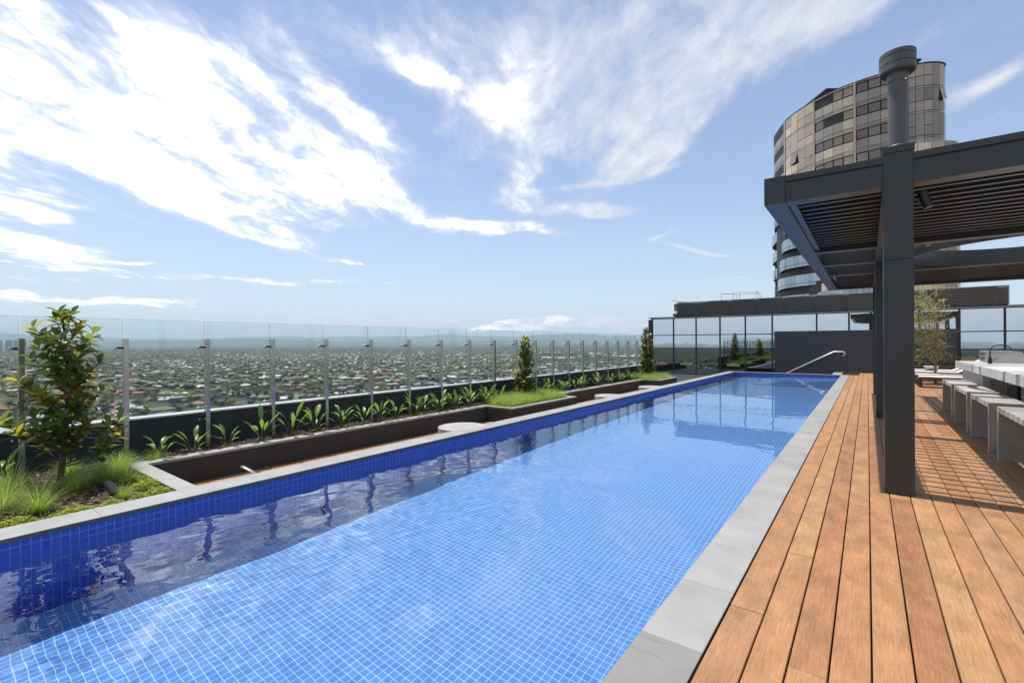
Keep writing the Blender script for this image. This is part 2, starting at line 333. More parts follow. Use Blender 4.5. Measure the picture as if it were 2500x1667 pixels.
# deck timber: colour by board, grain along Y
def woodmat(name, k=1.):
    m, n, l, p = newmat(name)
    g = n.new('ShaderNodeNewGeometry'); at = n.new('ShaderNodeAttribute'); at.attribute_name = 'tone'
    off = n.new('ShaderNodeCombineXYZ'); mu = n.new('ShaderNodeMath'); mu.operation = 'MULTIPLY'; l.new(at.outputs['Fac'], mu.inputs[0]); mu.inputs[1].default_value = 37.; l.new(mu.outputs[0], off.inputs[1])
    ad = n.new('ShaderNodeVectorMath'); ad.operation = 'ADD'; l.new(g.outputs['Position'], ad.inputs[0]); l.new(off.outputs[0], ad.inputs[1])
    m1 = n.new('ShaderNodeMapping'); m1.inputs['Scale'].default_value = (75, 3.2, 1); l.new(ad.outputs[0], m1.inputs[0])
    gr = n.new('ShaderNodeTexNoise'); gr.inputs['Scale'].default_value = 2.2; gr.inputs['Detail'].default_value = 8; gr.inputs['Roughness'].default_value = .65; gr.inputs['Distortion'].default_value = .8; l.new(m1.outputs[0], gr.inputs['Vector'])
    m2 = n.new('ShaderNodeMapping'); m2.inputs['Scale'].default_value = (5, 2.2, 1); l.new(ad.outputs[0], m2.inputs[0])
    bl = n.new('ShaderNodeTexNoise'); bl.inputs['Scale'].default_value = 1.5; bl.inputs['Detail'].default_value = 5; l.new(m2.outputs[0], bl.inputs['Vector'])
    cr = n.new('ShaderNodeValToRGB'); el = cr.color_ramp.elements
    el[0].position = 0; el[0].color = (.35*k, .155*k, .066*k, 1); el[1].position = 1; el[1].color = (.46*k, .25*k, .105*k, 1)
    for pos, c in ((.2, (.42, .20, .085)), (.4, (.45, .235, .10)), (.55, (.38, .19, .09)), (.7, (.45, .225, .092)), (.85, (.42, .225, .11))):
        e = el.new(pos); e.color = rgb(tuple(v*k for v in c))
    l.new(at.outputs['Fac'], cr.inputs[0])
    r1 = n.new('ShaderNodeMapRange'); l.new(gr.outputs[0], r1.inputs['Value']); r1.inputs['From Min'].default_value = .25; r1.inputs['From Max'].default_value = .75; r1.inputs['To Min'].default_value = .60; r1.inputs['To Max'].default_value = 1.26
    r2 = n.new('ShaderNodeMapRange'); l.new(bl.outputs[0], r2.inputs['Value']); r2.inputs['From Min'].default_value = .3; r2.inputs['From Max'].default_value = .7; r2.inputs['To Min'].default_value = .76; r2.inputs['To Max'].default_value = 1.14
    mm = n.new('ShaderNodeMath'); mm.operation = 'MULTIPLY'; l.new(r1.outputs[0], mm.inputs[0]); l.new(r2.outputs[0], mm.inputs[1])
    hs = n.new('ShaderNodeHueSaturation'); l.new(mm.outputs[0], hs.inputs['Value']); l.new(cr.outputs[0], hs.inputs['Color'])
    # worn grey scuffs
    m3 = n.new('ShaderNodeMapping'); m3.inputs['Scale'].default_value = (9, 3, 1); m3.inputs['Rotation'].default_value = (0, 0, .5); l.new(g.outputs['Position'], m3.inputs[0])
    sc = n.new('ShaderNodeTexNoise'); sc.inputs['Scale'].default_value = 2.6; sc.inputs['Detail'].default_value = 9; sc.inputs['Roughness'].default_value = .75; l.new(m3.outputs[0], sc.inputs['Vector'])
    r3 = n.new('ShaderNodeMapRange'); l.new(sc.outputs[0], r3.inputs['Value']); r3.inputs['From Min'].default_value = .54; r3.inputs['From Max'].default_value = .74; r3.inputs['To Max'].default_value = .5
    mx = n.new('ShaderNodeMix'); mx.data_type = 'RGBA'; l.new(r3.outputs[0], mx.inputs[0]); l.new(hs.outputs[0], mx.inputs[6]); mx.inputs[7].default_value = (.44*k, .32*k, .235*k, 1)
    # dark damp blotches and pale scratches
    db = n.new('ShaderNodeTexNoise'); db.inputs['Scale'].default_value = 3.1; db.inputs['Detail'].default_value = 6; db.inputs['Roughness'].default_value = .7; l.new(ad.outputs[0], db.inputs['Vector'])
    r5 = n.new('ShaderNodeMapRange'); l.new(db.outputs[0], r5.inputs['Value']); r5.inputs['From Min'].default_value = .56; r5.inputs['From Max'].default_value = .72; r5.inputs['To Max'].default_value = .55
    mxd = n.new('ShaderNodeMix'); mxd.data_type = 'RGBA'; l.new(r5.outputs[0], mxd.inputs[0]); l.new(mx.outputs[2], mxd.inputs[6]); mxd.inputs[7].default_value = (.24*k, .125*k, .075*k, 1)
    m4 = n.new('ShaderNodeMapping'); m4.inputs['Scale'].default_value = (26, 90, 1); m4.inputs['Rotation'].default_value = (0, 0, .7); l.new(g.outputs['Position'], m4.inputs[0])
    sr = n.new('ShaderNodeTexNoise'); sr.inputs['Scale'].default_value = 1.; sr.inputs['Detail'].default_value = 4; sr.inputs['Distortion'].default_value = 1.2; l.new(m4.outputs[0], sr.inputs['Vector'])
    r6 = n.new('ShaderNodeMapRange'); l.new(sr.outputs[0], r6.inputs['Value']); r6.inputs['From Min'].default_value = .66; r6.inputs['From Max'].default_value = .72; r6.inputs['To Max'].default_value = .45
    mxs = n.new('ShaderNodeMix'); mxs.data_type = 'RGBA'; l.new(r6.outputs[0], mxs.inputs[0]); l.new(mxd.outputs[2], mxs.inputs[6]); mxs.inputs[7].default_value = (.55*k, .44*k, .36*k, 1)
    l.new(mxs.outputs[2], p.inputs['Base Color'])
    r4 = n.new('ShaderNodeMapRange'); l.new(bl.outputs[0], r4.inputs['Value']); r4.inputs['To Min'].default_value = .42; r4.inputs['To Max'].default_value = .7; l.new(r4.outputs[0], p.inputs['Roughness'])
    bp = n.new('ShaderNodeBump'); bp.inputs['Strength'].default_value = .5; bp.inputs['Distance'].default_value = .004; l.new(gr.outputs[0], bp.inputs['Height']); l.new(bp.outputs[0], p.inputs['Normal'])
    return m
WOOD = woodmat('weathered_hardwood', .86); DARKGAP = mat('dark_under_deck', (.012, .010, .008), .9)

def glassmat(name, tint=(.93, .965, .95), ior=1.45):
    m, n, l, p = newmat(name)
    t = n.new('ShaderNodeBsdfTransparent'); t.inputs[0].default_value = rgb(tint)
    g = n.new('ShaderNodeBsdfGlossy'); g.inputs['Roughness'].default_value = 0.; lw = n.new('ShaderNodeLayerWeight'); lw.inputs[0].default_value = .5
    pw_ = n.new('ShaderNodeMath'); pw_.operation = 'POWER'; l.new(lw.outputs['Facing'], pw_.inputs[0]); pw_.inputs[1].default_value = 5.
    f = n.new('ShaderNodeMath'); f.operation = 'MULTIPLY_ADD'; l.new(pw_.outputs[0], f.inputs[0]); f.inputs[1].default_value = .5; f.inputs[2].default_value = .03
    x = n.new('ShaderNodeMixShader'); l.new(f.outputs[0], x.inputs[0]); l.new(t.outputs[0], x.inputs[1]); l.new(g.outputs[0], x.inputs[2]); l.new(x.outputs[0], n['Material Output'].inputs[0])
    n.remove(p); return m
GLASS = glassmat('clear_fence_glass'); GEDGE = mat('green_glass_edge', (.22, .33, .30), .2)
def mirrormat(name, lo, col):
    m, n, l, p = newmat(name)
    g = n.new('ShaderNodeNewGeometry'); a = n.new('ShaderNodeTexNoise'); a.inputs['Scale'].default_value = .9; a.inputs['Detail'].default_value = 1; l.new(g.outputs['Position'], a.inputs['Vector'])
    bp = n.new('ShaderNodeBump'); bp.inputs['Strength'].default_value = .05; bp.inputs['Distance'].default_value = .05; l.new(a.outputs[0], bp.inputs['Height'])
    d = n.new('ShaderNodeBsdfDiffuse'); d.inputs[0].default_value = (.008, .011, .010, 1)
    s = n.new('ShaderNodeBsdfGlossy'); s.inputs['Roughness'].default_value = .01; s.inputs[0].default_value = rgb(col); l.new(bp.outputs[0], s.inputs['Normal'])
    x = n.new('ShaderNodeMixShader'); lw = n.new('ShaderNodeLayerWeight'); lw.inputs[0].default_value = .35
    mr = n.new('ShaderNodeMapRange'); l.new(lw.outputs['Fresnel'], mr.inputs['Value']); mr.inputs['To Min'].default_value = lo; mr.inputs['To Max'].default_value = 1.
    l.new(mr.outputs[0], x.inputs[0]); l.new(d.outputs[0], x.inputs[1]); l.new(s.outputs[0], x.inputs[2]); l.new(x.outputs[0], n['Material Output'].inputs[0]); n.remove(p); return m
MIRROR = mirrormat('dark_lower_glazing', .27, (.72, .82, .78)); MIRRORU = mirrormat('bright_upper_glazing', .84, (.86, .89, .90))
# magnolia leaves are rusty brown underneath
def add_backface(m, col):
    n = m.node_tree.nodes; l = m.node_tree.links; p = n['Principled BSDF']
    src = p.inputs['Base Color'].links[0].from_socket
    g = n.new('ShaderNodeNewGeometry'); x = n.new('ShaderNodeMix'); x.data_type = 'RGBA'; l.new(g.outputs['Backfacing'], x.inputs[0]); l.new(src, x.inputs[6]); x.inputs[7].default_value = rgb(col)
    l.new(x.outputs[2], p.inputs['Base Color'])
add_backface(MAGL, (.15, .085, .02))

# ------------------------------------------------------------------ pool
XL, XR, YE, YN, WZ, FZ = -4.97, -.885, 23.9, -7.0, -.129, -1.36
receivers = []
b = MB()
b.poly([(XL,YN,FZ),(XR,YN,FZ),(XR,YE,FZ),(XL,YE,FZ)], 0)
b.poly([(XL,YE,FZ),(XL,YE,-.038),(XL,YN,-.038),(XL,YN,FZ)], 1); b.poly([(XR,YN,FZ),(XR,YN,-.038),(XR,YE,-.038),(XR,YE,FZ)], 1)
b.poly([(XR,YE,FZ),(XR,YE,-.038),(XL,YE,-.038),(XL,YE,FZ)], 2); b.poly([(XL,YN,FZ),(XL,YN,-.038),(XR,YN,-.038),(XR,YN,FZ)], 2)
pool = tag(b.build('pool_basin', [TFLOOR, TSIDE, TEND]), kind='structure'); receivers.append(pool)
b = MB()                                       # steps in the far corner, dark nosing on each tread
for i, (y, d, x0) in enumerate(((21.75,.22,-1.5),(21.15,.45,-2.75),(20.55,.70,-3.1),(19.95,.95,-3.5))):
    b.box(x0, XR-.002, y, YE-.002, WZ-d-.25 if i < 3 else FZ+.003, WZ-d, 0, skip='')
    b.box(x0-.003, XR-.004, y-.004, y+.055, WZ-d-.05, WZ-d+.004, 1)
st = tag(b.build('pool_steps', [TFLOOR, NOSE]), 'blue mosaic steps under the water in the far right pool corner with dark nosings', 'pool steps'); receivers.append(st)

# water: a calm sheet with small wind ripples, livelier near the camera's left side
nx, ny = 190, 1150
X, Y = np.meshgrid(np.linspace(XL, XR, nx), np.linspace(YN, YE, ny))
rng = np.random.RandomState(5); Z = np.zeros_like(X)
for k in range(70):
    lam = float(np.exp(rng.uniform(math.log(.11), math.log(1.5)))); a = rng.normal(1.15, .75)
    kk = 2*math.pi/lam; Z += .00075*lam**.95*np.sin(kk*(X*math.cos(a)+Y*math.sin(a))+rng.uniform(0, 6.28))
mask = .22+.42*np.exp(-((Y-2)/5.5)**2)*(.15+3.4*np.clip((XR-X)/4.1, 0, 1)**2.2)+.18*np.sin(X*1.1+Y*.55+1.)**2*np.sin(Y*.37+.6)**2
near = np.exp(-((Y-1.5)/5.0)**2)*np.clip((XR-X)/4.1, 0, 1)**1.6
Z = Z*mask*.62*(1-.45*near)
Z2 = np.zeros_like(X)
for k in range(60):
    lam = float(np.exp(rng.uniform(math.log(.075), math.log(.30)))); a = rng.normal(2.75, .38); kk = 2*math.pi/lam
    Z2 += .00045*lam**1.0*np.sin(kk*(X*math.cos(a)+Y*math.sin(a))+rng.uniform(0, 6.28)+.8*np.sin(X*1.3+Y*.9+k))
patch = .55+.45*np.sin(X*2.1+Y*.8)*np.sin(Y*1.1-X*.7)
Z = Z+Z2*(.06+1.0*near*patch)
v = np.stack([X, Y, Z+WZ], -1).reshape(-1, 3); i_ = np.arange(ny*nx).reshape(ny, nx)
q = np.stack([i_[:-1,:-1], i_[:-1,1:], i_[1:,1:], i_[1:,:-1]], -1).reshape(-1, 4)
me = bpy.data.meshes.new('water'); me.from_pydata(v.tolist(), [], q.tolist()); me.polygons.foreach_set('use_smooth', [True]*len(q))
m, n, l, p = newmat('pool_water'); p.inputs['Base Color'].default_value = (.90, .965, 1, 1); p.inputs['Roughness'].default_value = 0; p.inputs['IOR'].default_value = 1.333; p.inputs['Transmission Weight'].default_value = 1
me.materials.append(m); water = bpy.data.objects.new('water', me); COL.objects.link(water); tag(water, kind='structure'); water.cycles.is_caustics_caster = True

# ------------------------------------------------------------------ coping
def slabs(b, x0, x1, y0, y1, z0, z1, along, phase, pitch=.62, gap=.0018, dark=None):
    rr = random.Random(int(abs(x0*100+y0*10))+3)
    lo, hi = (y0, y1) if along == 'Y' else (x0, x1)
    k = math.floor((lo-phase)/pitch); a = lo
    while a < hi-.01:
        e = min(hi, phase+(k+1)*pitch); k += 1
        if e-a < .02: continue
        t = rr.uniform(.3, .62)
        if dark and dark[0] < (a+e)/2 < dark[1]: t = -.35
        c = .0022
        if along == 'Y': X0, X1, Y0, Y1 = x0, x1, a+gap/2, e-gap/2
        else: X0, X1, Y0, Y1 = a+gap/2, e-gap/2, y0, y1
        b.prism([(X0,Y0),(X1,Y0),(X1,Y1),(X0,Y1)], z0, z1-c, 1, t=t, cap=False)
        n0 = len(b.v); b.v += [(X0,Y0,z1-c),(X1,Y0,z1-c),(X1,Y1,z1-c),(X0,Y1,z1-c),(X0+c,Y0+.001,z1),(X1-c,Y0+.001,z1),(X1-c,Y1-.001,z1),(X0+c,Y1-.001,z1)]
        for q_ in ((0,1,5,4),(1,2,6,5),(2,3,7,6),(3,0,4,7),(4,5,6,7)): b.face([n0+j for j in q_], 0, t)
        a = e
b = MB()
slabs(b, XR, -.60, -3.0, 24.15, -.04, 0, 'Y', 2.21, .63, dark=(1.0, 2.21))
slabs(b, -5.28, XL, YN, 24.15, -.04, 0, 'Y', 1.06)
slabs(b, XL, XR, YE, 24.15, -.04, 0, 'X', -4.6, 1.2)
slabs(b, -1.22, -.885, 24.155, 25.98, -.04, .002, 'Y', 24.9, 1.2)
cop = tag(b.build('pool_coping', [STONE, mat('stone_edge_painted_shade', (.085, .092, .092), .5, 0, .15, 6)]), kind='structure')  # slab sides get a darker stone colour that paints in their shade
b = MB()                                       # mortar bed and pool shell edge below the coping
b.box(XR+.002, -.604, -3.0, 24.148, -1.5, -.041); b.box(-5.27, XL-.002, YN, 24.148, -1.5, -.041); b.box(XL, XR, YE+.002, 24.146, -1.5, -.041)
tag(b.build('pool_surround', RENDB), kind='structure')

# ------------------------------------------------------------------ decks
def deck(b, xs, y0, y1, z, th, seed, gap=.0075, minl=1.6, maxl=4.8, ycut=None):
    rr = random.Random(seed)
    for k in range(len(xs)-1):
        X0, X1 = xs[k]+gap/2, xs[k+1]-gap/2; a = y0-rr.uniform(0, 2.0); c = .003
        ys, ye = y0, y1
        if ycut: ys, ye = ycut((X0+X1)/2)
        while a < ye:
            e = a+rr.uniform(minl, maxl); A, E_ = max(a, ys), min(e, ye); a = e
            if E_-A < .05: continue
            E_ -= .0015; A += .0015; t = rr.random(); dz = rr.uniform(-.0012, .0012)
            n0 = len(b.v); zt = z+dz
            b.v += [(X0,A,z-th),(X1,A,z-th),(X1,E_,z-th),(X0,E_,z-th),(X0,A,zt-c),(X1,A,zt-c),(X1,E_,zt-c),(X0,E_,zt-c),(X0+c,A+.001,zt),(X1-c,A+.001,zt),(X1-c,E_-.001,zt),(X0+c,E_-.001,zt)]
            for q_ in ((0,1,5,4),(1,2,6,5),(2,3,7,6),(3,0,4,7),(4,5,9,8),(5,6,10,9),(6,7,11,10),(7,4,8,11),(8,9,10,11)): b.face([n0+j for j in q_], 0, t)
xs = [-.593]+[-.43+.1465*k for k in range(52)]
b = MB(); deck(b, xs, -3, 26, 0, .022, 11, ycut=lambda x: (-3, 24.15) if x < -.29 else (-3, 25.99))
tag(b.build('timber_deck', WOOD), kind='structure')
b = MB(); b.box(-.60, 7.2, -3, 26, -.06, -.045); tag(b.build('deck_base', DARKGAP), kind='structure')
b = MB(); xs2 = [-6.75+.098*k for k in range(16)]
deck(b, xs2, 1.85, 19.4, -.34, .02, 5, gap=.005)
DPAVE = mat('dark_wet_paving', (.035, .036, .034), .45, 0, .2, 1.5)
pvm = MB(); slabs(pvm, -9.79, -5.29, 19.65, 25.98, -.37, -.34, 'X', 0, .6); slabs(pvm, -5.28, -1.23, 24.16, 25.98, -.37, -.34, 'X', 0, .6); tag(pvm.build('sunken_paving', [DPAVE, DPAVE]), kind='structure')
tag(b.build('sunken_deck', WOOD), kind='structure')
b = MB(); b.box(-6.95, -5.28, 1.8, 26, -.40, -.37); b.box(-9.8, -6.951, 19.63, 26, -.40, -.37); b.box(-5.28, -.60, 24.15, 26, -.40, -.345); tag(b.build('sunken_deck_base', DARKGAP), kind='structure')

# drain grate at the far end
dr = empty('drain_grate', (-.59, 25.07, 0), 'square metal drain grate between the pale paver and the deck, below the dark wall', 'grate')
b = MB()
for (x0,x1,y0,y1) in ((-.88,-.86,24.16,25.98),(-.32,-.30,24.16,25.98),(-.86,-.32,24.16,24.18),(-.86,-.32,25.96,25.98)): b.box(x0, x1, y0, y1, -.03, .001)
b.build('frame', STAIN, dr); b = MB()
for k in range(13): b.box(-.85+k*.041, -.832+k*.041, 24.185, 25.955, -.025, -.001)
b.build('bars', STAIN, dr)

# ------------------------------------------------------------------ planters, parapet, podium
def seg(b, x0, x1, y0, y1, z0, z1): b.box(x0, x1, y0, y1, z0, z1)
PW = [(-6.92,-5.283,1.68,1.84),(-6.92,-6.75,1.84,8.02),(-6.92,-6.04,8.02,8.16),(-6.18,-6.04,8.16,10.66),(-6.92,-6.04,10.66,10.80),(-6.92,-6.75,10.80,17.12),(-6.92,-6.10,17.12,17.26),(-6.24,-6.10,17.26,18.92),(-6.92,-6.10,18.92,19.06),(-7.595,-6.92,19.50,19.62),(-6.92,-6.75,19.06,19.62)]
pw = empty('planter_wall', (-6.75, 8, -.34), 'low dark rendered planter wall with a pale stone capping, stepping in and out beside the pool', 'planter wall')
b = MB(); [seg(b, *a, -.36, -.032) for a in PW]; b.build('wall', RENDB, pw)
b = MB()
for a in PW: b.box(a[0]-.002, a[1]+.006, a[2]-(.002 if a[1]-a[0] > .3 else -.002), a[3]+(.002 if a[1]-a[0] > .3 else -.002), -.031, 0, t=.5)
b.build('capping', STONE, pw)
pp = empty('parapet_wall', (-7.7, 8, 0), 'dark rendered parapet wall with a pale metal cap along the outer edge of the terrace', 'parapet')
b = MB(); b.box(-7.80, -7.60, YN, 19.62, -.6, .41); b.build('wall', RENDER, pp)
b = MB(); b.box(-7.82, -7.585, YN-.02, 19.64, .41, .435); b.build('cap', CAPG, pp, bevel=.004)
pod = empty('podium_building', (0, 10, -60), 'tall podium building carrying the pool terrace', 'building')
b = MB(); b.box(-7.79, 30, YN+.01, 45, -60, -1.6); b.build('wall', RENDER, pod)
b = MB(); b.box(-9.96, -7.80, 19.63, 44.9, -60, -.42); b.box(-9.95, -9.80, 19.64, 26.0, -.42, .02); b.build('side_wing', RENDER, pod)
# soil
rr = random.Random(3); b = MB()
def soilpatch(x0, x1, y0, y1, z, st=.08):
    nx_, ny_ = max(2, int((x1-x0)/st)), max(2, int((y1-y0)/st)); n0 = len(b.v)
    for j in range(ny_+1):
        for i in range(nx_+1):
            e = 0 if i in (0, nx_) or j in (0, ny_) else 1
            b.v.append((x0+(x1-x0)*i/nx_, y0+(y1-y0)*j/ny_, z+e*(.018*rr.random()+.02*math.sin(i*.7+j*.3))))
    for j in range(ny_):
        for i in range(nx_):
            a = n0+j*(nx_+1)+i; b.face((a, a+1, a+nx_+2, a+nx_+1))
SOILP = [(-7.6,-6.92,1.68,19.5,-.07),(-7.6,-5.281,-2.0,1.68,-.06),(-7.6,-5.281,YN,-2.0,-.06),(-6.92,-6.18,8.16,10.66,-.06),(-6.92,-6.24,17.26,18.92,-.06)]
for a in SOILP: soilpatch(*a)
tag(b.build('garden_soil', SOIL, smooth=True), kind='structure')
# bark chips
CHIP = mat('mixed_bark_chips', (.17, .095, .06), .85, 0, .3, 20, toned=1.6)
b = MB(); rr = random.Random(9)
for k in range(5200):
    if k < 2600: x, y, z = rr.uniform(-7.5, -5.3), rr.uniform(-.6, 1.66), -.045
    else: x, y, z = rr.uniform(-7.58, -6.93), rr.uniform(1.7, 9), -.055
    a = rr.uniform(0, 3.14); s_ = rr.uniform(.006, .022); w_ = s_*rr.uniform(.3, .7)
    tl = Vector((math.cos(a), math.sin(a), rr.uniform(-.5, .5))).normalized(); sd_ = Vector((-math.sin(a), math.cos(a), rr.uniform(-.4, .4))).normalized()
    b.obox((x, y, z+rr.uniform(0, .025)), tl*s_, sd_*w_, tl.cross(sd_)*.0022, t=rr.uniform(-.5, 1)*.5)
tag(b.build('bark_mulch', CHIP), 'brown and pale bark chips spread over the soil of the planters', 'mulch', kind='stuff')

# ------------------------------------------------------------------ glass fence
DISCM = mat('satin_clamp_steel', (.5, .5, .48), .6, .3, .04, 6)
fence = empty('glass_balustrade', (-7.5, 9, 0), 'frameless clear glass balustrade on slim stainless posts along the parapet', 'balustrade')
P0, PP = 1.82, .92
for k in range(-9, 27):
    y = P0+PP*k
    if y > 19.55: break
    b = MB(); b.box(-7.515, -7.445, y-.027, y+.027, -.12, 1.468, 0)
    po = b.build('post', STAIN, fence, bevel=.004)
    for zc in (1.35, .92, .49):
        b = MB(); b.box(-7.595, -7.516, y-.058, y-.026, zc-.014, zc+.014, 0); b.build('clamp', BLACK if zc > 1.3 else STAIN, po)
        for sy in ((-1,) if zc > 1.2 else (-1, 1)): b = MB(); b.tube([(-7.602, y+sy*.068, zc), (-7.545, y+sy*.068, zc)], .022, 12); b.build('clamp_disc', DISCM, po)
    b = MB(); b.tube([(-7.444, y, .31), (-7.435, y, .31)], .011, 10); b.build('bolt', CHROME, po)
    b = MB(); b.tube([(-7.598, y-.06, .33), (-7.58, y-.06, .33)], .012, 10); b.build('bolt', CHROME, po)
    b = MB(); b.box(-7.567, -7.557, y-PP+.008, y-.008, .445, 1.715, 0)
    b.box(-7.5675, -7.5565, y-PP+.0075, y-.0075, 1.7155, 1.717, 1)
    b.box(-7.567, -7.557, y-.0078, y-.0068, .445, 1.715, 1)
    b.build('glass_panel', [GLASS, GEDGE], fence)
# sub-parts were built in world coordinates relative to the fence root
for po in [o for o in kidsof(fence) if o.name.startswith('post')]:
    for c in kidsof(po):
        me_ = c.data; off = Vector((0, 0, 0)) - Vector(fence.location)
        me_.transform(Matrix.Translation(off))

# ------------------------------------------------------------------ plants
def leaf(b, base, d, up, ln, wd, bend, m=0, t=0., segs=4, tip=.0, fold=.25):
    d = d.normalized(); side = d.cross(up)
    if side.length < 1e-3: side = d.cross(Vector((1, 0, 0)))
    side.normalize(); nrm = side.cross(d).normalized(); n0 = len(b.v); p = Vector(base); dd = d.copy()
    prof = [.12, .75, 1., .78, tip] if segs == 4 else [.15, 1., .75, tip]
    for i in range(segs+1):
        w = wd*.5*prof[min(i, len(prof)-1)]
        b.v += [tuple(p-side*w+nrm*w*fold), tuple(p), tuple(p+side*w+nrm*w*fold)]
        dd = (dd-nrm*bend/segs).normalized(); nrm = side.cross(dd).normalized(); p = p+dd*(ln/segs)
    for i in range(segs):
        a = n0+i*3; b.face((a, a+1, a+4, a+3), m, t); b.face((a+1, a+2, a+5, a+4), m, t)
def blade(b, base, d, ln, w, droop, t, segs=4, m=0):
    d = d.normalized(); side = d.cross(Vector((0, 0, 1)))
    if side.length < 1e-3: side = Vector((1, 0, 0))
    side.normalize(); n0 = len(b.v); p = Vector(base); dd = d.copy()
    for i in range(segs+1):
        ww = w*(1-i/segs)*.5+.0004; b.v += [tuple(p-side*ww), tuple(p+side*ww)]
        p = p+dd*(ln/segs); dd = (dd+Vector((0, 0, -droop/segs))).normalized()
    for i in range(segs): a = n0+i*2; b.face((a, a+1, a+3, a+2), m, t)

def magnolia(name, label, base, H, radfn, ntw, lsize, seed, low=0., extra=(), group=None, lscale=1.):
    rr = random.Random(seed); t_ = empty(name, base, label, 'tree', group)
    tb = MB(); lb = MB(); B = Vector(base)
    r0 = .018*H/1.7+.008; pts = []; 
    for i in range(9):
        f = i/8; pts.append(B+Vector((.03*math.sin(f*5+seed)*H/1.7, .03*math.cos(f*4+seed)*H/1.7, H*.93*f)))
    tb.tube(pts, [r0*(1-.8*i/8)+.003 for i in range(9)], 8)
    def trunk(z):
        f = max(0, min(1, z/(H*.93)))*8; i = min(7, int(f)); return pts[i].lerp(pts[i+1], f-i)
    tips = []
    for k in range(ntw):
        z = low+(H-low)*((k+.5)/ntw)**.92; az = k*2.399+rr.uniform(-.4, .4); R_ = radfn(z/H)*rr.uniform(.55, 1.05)
        s_ = trunk(max(.08, z-.10*H-R_*.45)); e = Vector((B.x+math.cos(az)*R_, B.y+math.sin(az)*R_, B.z+z+rr.uniform(-.02, .03)))
        mid = s_.lerp(e, .55)+Vector((0, 0, -.02)); tb.tube([s_, mid, e], [.007, .005, .003], 5); tips.append((e, (e-mid).normalized())); 
        if R_ > .12: tips.append((mid.lerp(e, .35), (e-mid).normalized()))
        if R_ > .2: tips.append((s_.lerp(mid, .8), (e-s_).normalized()))
    tips.append((pts[-1]+Vector((0, 0, .03)), Vector((0, 0, 1))))
    for (path, ncl) in extra:
        P = [B+Vector(q_) for q_ in path]; tb.tube(P, [.010-.006*i/(len(P)-1) for i in range(len(P))], 6)
        for j in range(ncl):
            f = 1-.16*j/max(1, ncl); i = len(P)-2; q_ = P[i].lerp(P[i+1], max(.1, 1-.28*j)) if j < 4 else P[i]
            tips.append((q_+Vector((rr.uniform(-.05, .05), rr.uniform(-.05, .05), rr.uniform(-.03, .06))), (P[-1]-P[-2]).normalized()*.4+Vector((rr.uniform(-.4, .4), rr.uniform(-.4, .4), .7))))
    for (e, d) in tips:
        nl = rr.randint(6, 9); d = (d+Vector((0, 0, .8))).normalized()
        x_ = d.cross(Vector((.3, .2, 1))).normalized(); y_ = d.cross(x_)
        young = rr.random() < .33
        for j in range(nl):
            a = j*2.399+rr.random()*.4; f = j/nl
            out = x_*math.cos(a)+y_*math.sin(a); dirr = (out*(.45+.9*f)+d*(1.0-.85*f)+Vector((0, 0, rr.uniform(-.15, .1)))).normalized()
            pos = e-d*(.07*f*H/1.7)*lscale+out*.004
            tt = rr.uniform(.55, 1.) if (young and f < .6) or rr.random() < .12 else rr.uniform(0, .45)
            leaf(lb, pos, dirr, d if abs(dirr.dot(d)) < .95 else Vector((0, 0, 1)), lsize*rr.uniform(.75, 1.2), lsize*rr.uniform(.42, .56), rr.uniform(.1, .9), 1 if rr.random() < .07 else 0, tt)
    tb.build('trunk', BARK, t_, smooth=True); lb.build('crown', [MAGL, MAGR], t_, smooth=True)
    return t_
def prof_big(f):
    return float(np.interp(f, [0, .15, .3, .45, .55, .72, .85, .95, 1], [.04, .10, .22, .33, .38, .31, .27, .15, .05]))
RW = Vector((math.cos(R(37)), math.sin(R(37)), 0))
ex = [([(0,0,.22),(-.20*RW.x-.05,-.20*RW.y,.36),(-.45*RW.x,-.45*RW.y-.02,.55)], 4), ([(0,0,.2),(.22,.16,.30),(.42,.34,.50)], 4), ([(0,0,.18),(.2,.15,.24),(.40,.22,.36)], 2), ([(0,0,.3),(-.25*RW.x,-.25*RW.y+.1,.42),(-.66*RW.x,-.66*RW.y,.60)], 3), ([(0,0,.3),(.15,.2,.5),(.30,.34,.60)], 3)]
magnolia('magnolia_tree', 'bushy young magnolia with glossy green and rusty leaves in the near left planter', (-6.62, 1.10, -.04), 1.80, prof_big, 34, .135, 4, .46, ex, 'magnolia trees in the planters')
def prof_col(f): return float(np.interp(f, [0, .12, .3, .6, .85, 1], [.12, .30, .30, .24, .14, .04]))
magnolia('magnolia_tree', 'narrow column-shaped magnolia in the middle planter bulge, over bright grass', (-6.98, 9.85, -.04), 1.55, prof_col, 52, .12, 8, .10, (), 'magnolia trees in the planters')
magnolia('magnolia_tree', 'narrow column-shaped magnolia at the far planter bulge in front of the glazed pavilion', (-7.05, 18.3, -.04), 1.98, lambda f: prof_col(f)*1.05, 60, .13, 12, .12, (), 'magnolia trees in the planters')
magnolia('magnolia_tree', 'column-shaped magnolia behind the camera, seen mirrored in the pavilion glass', (-6.7, -5.2, -.04), 1.9, prof_col, 40, .13, 15, .12, (), 'magnolia trees in the planters')

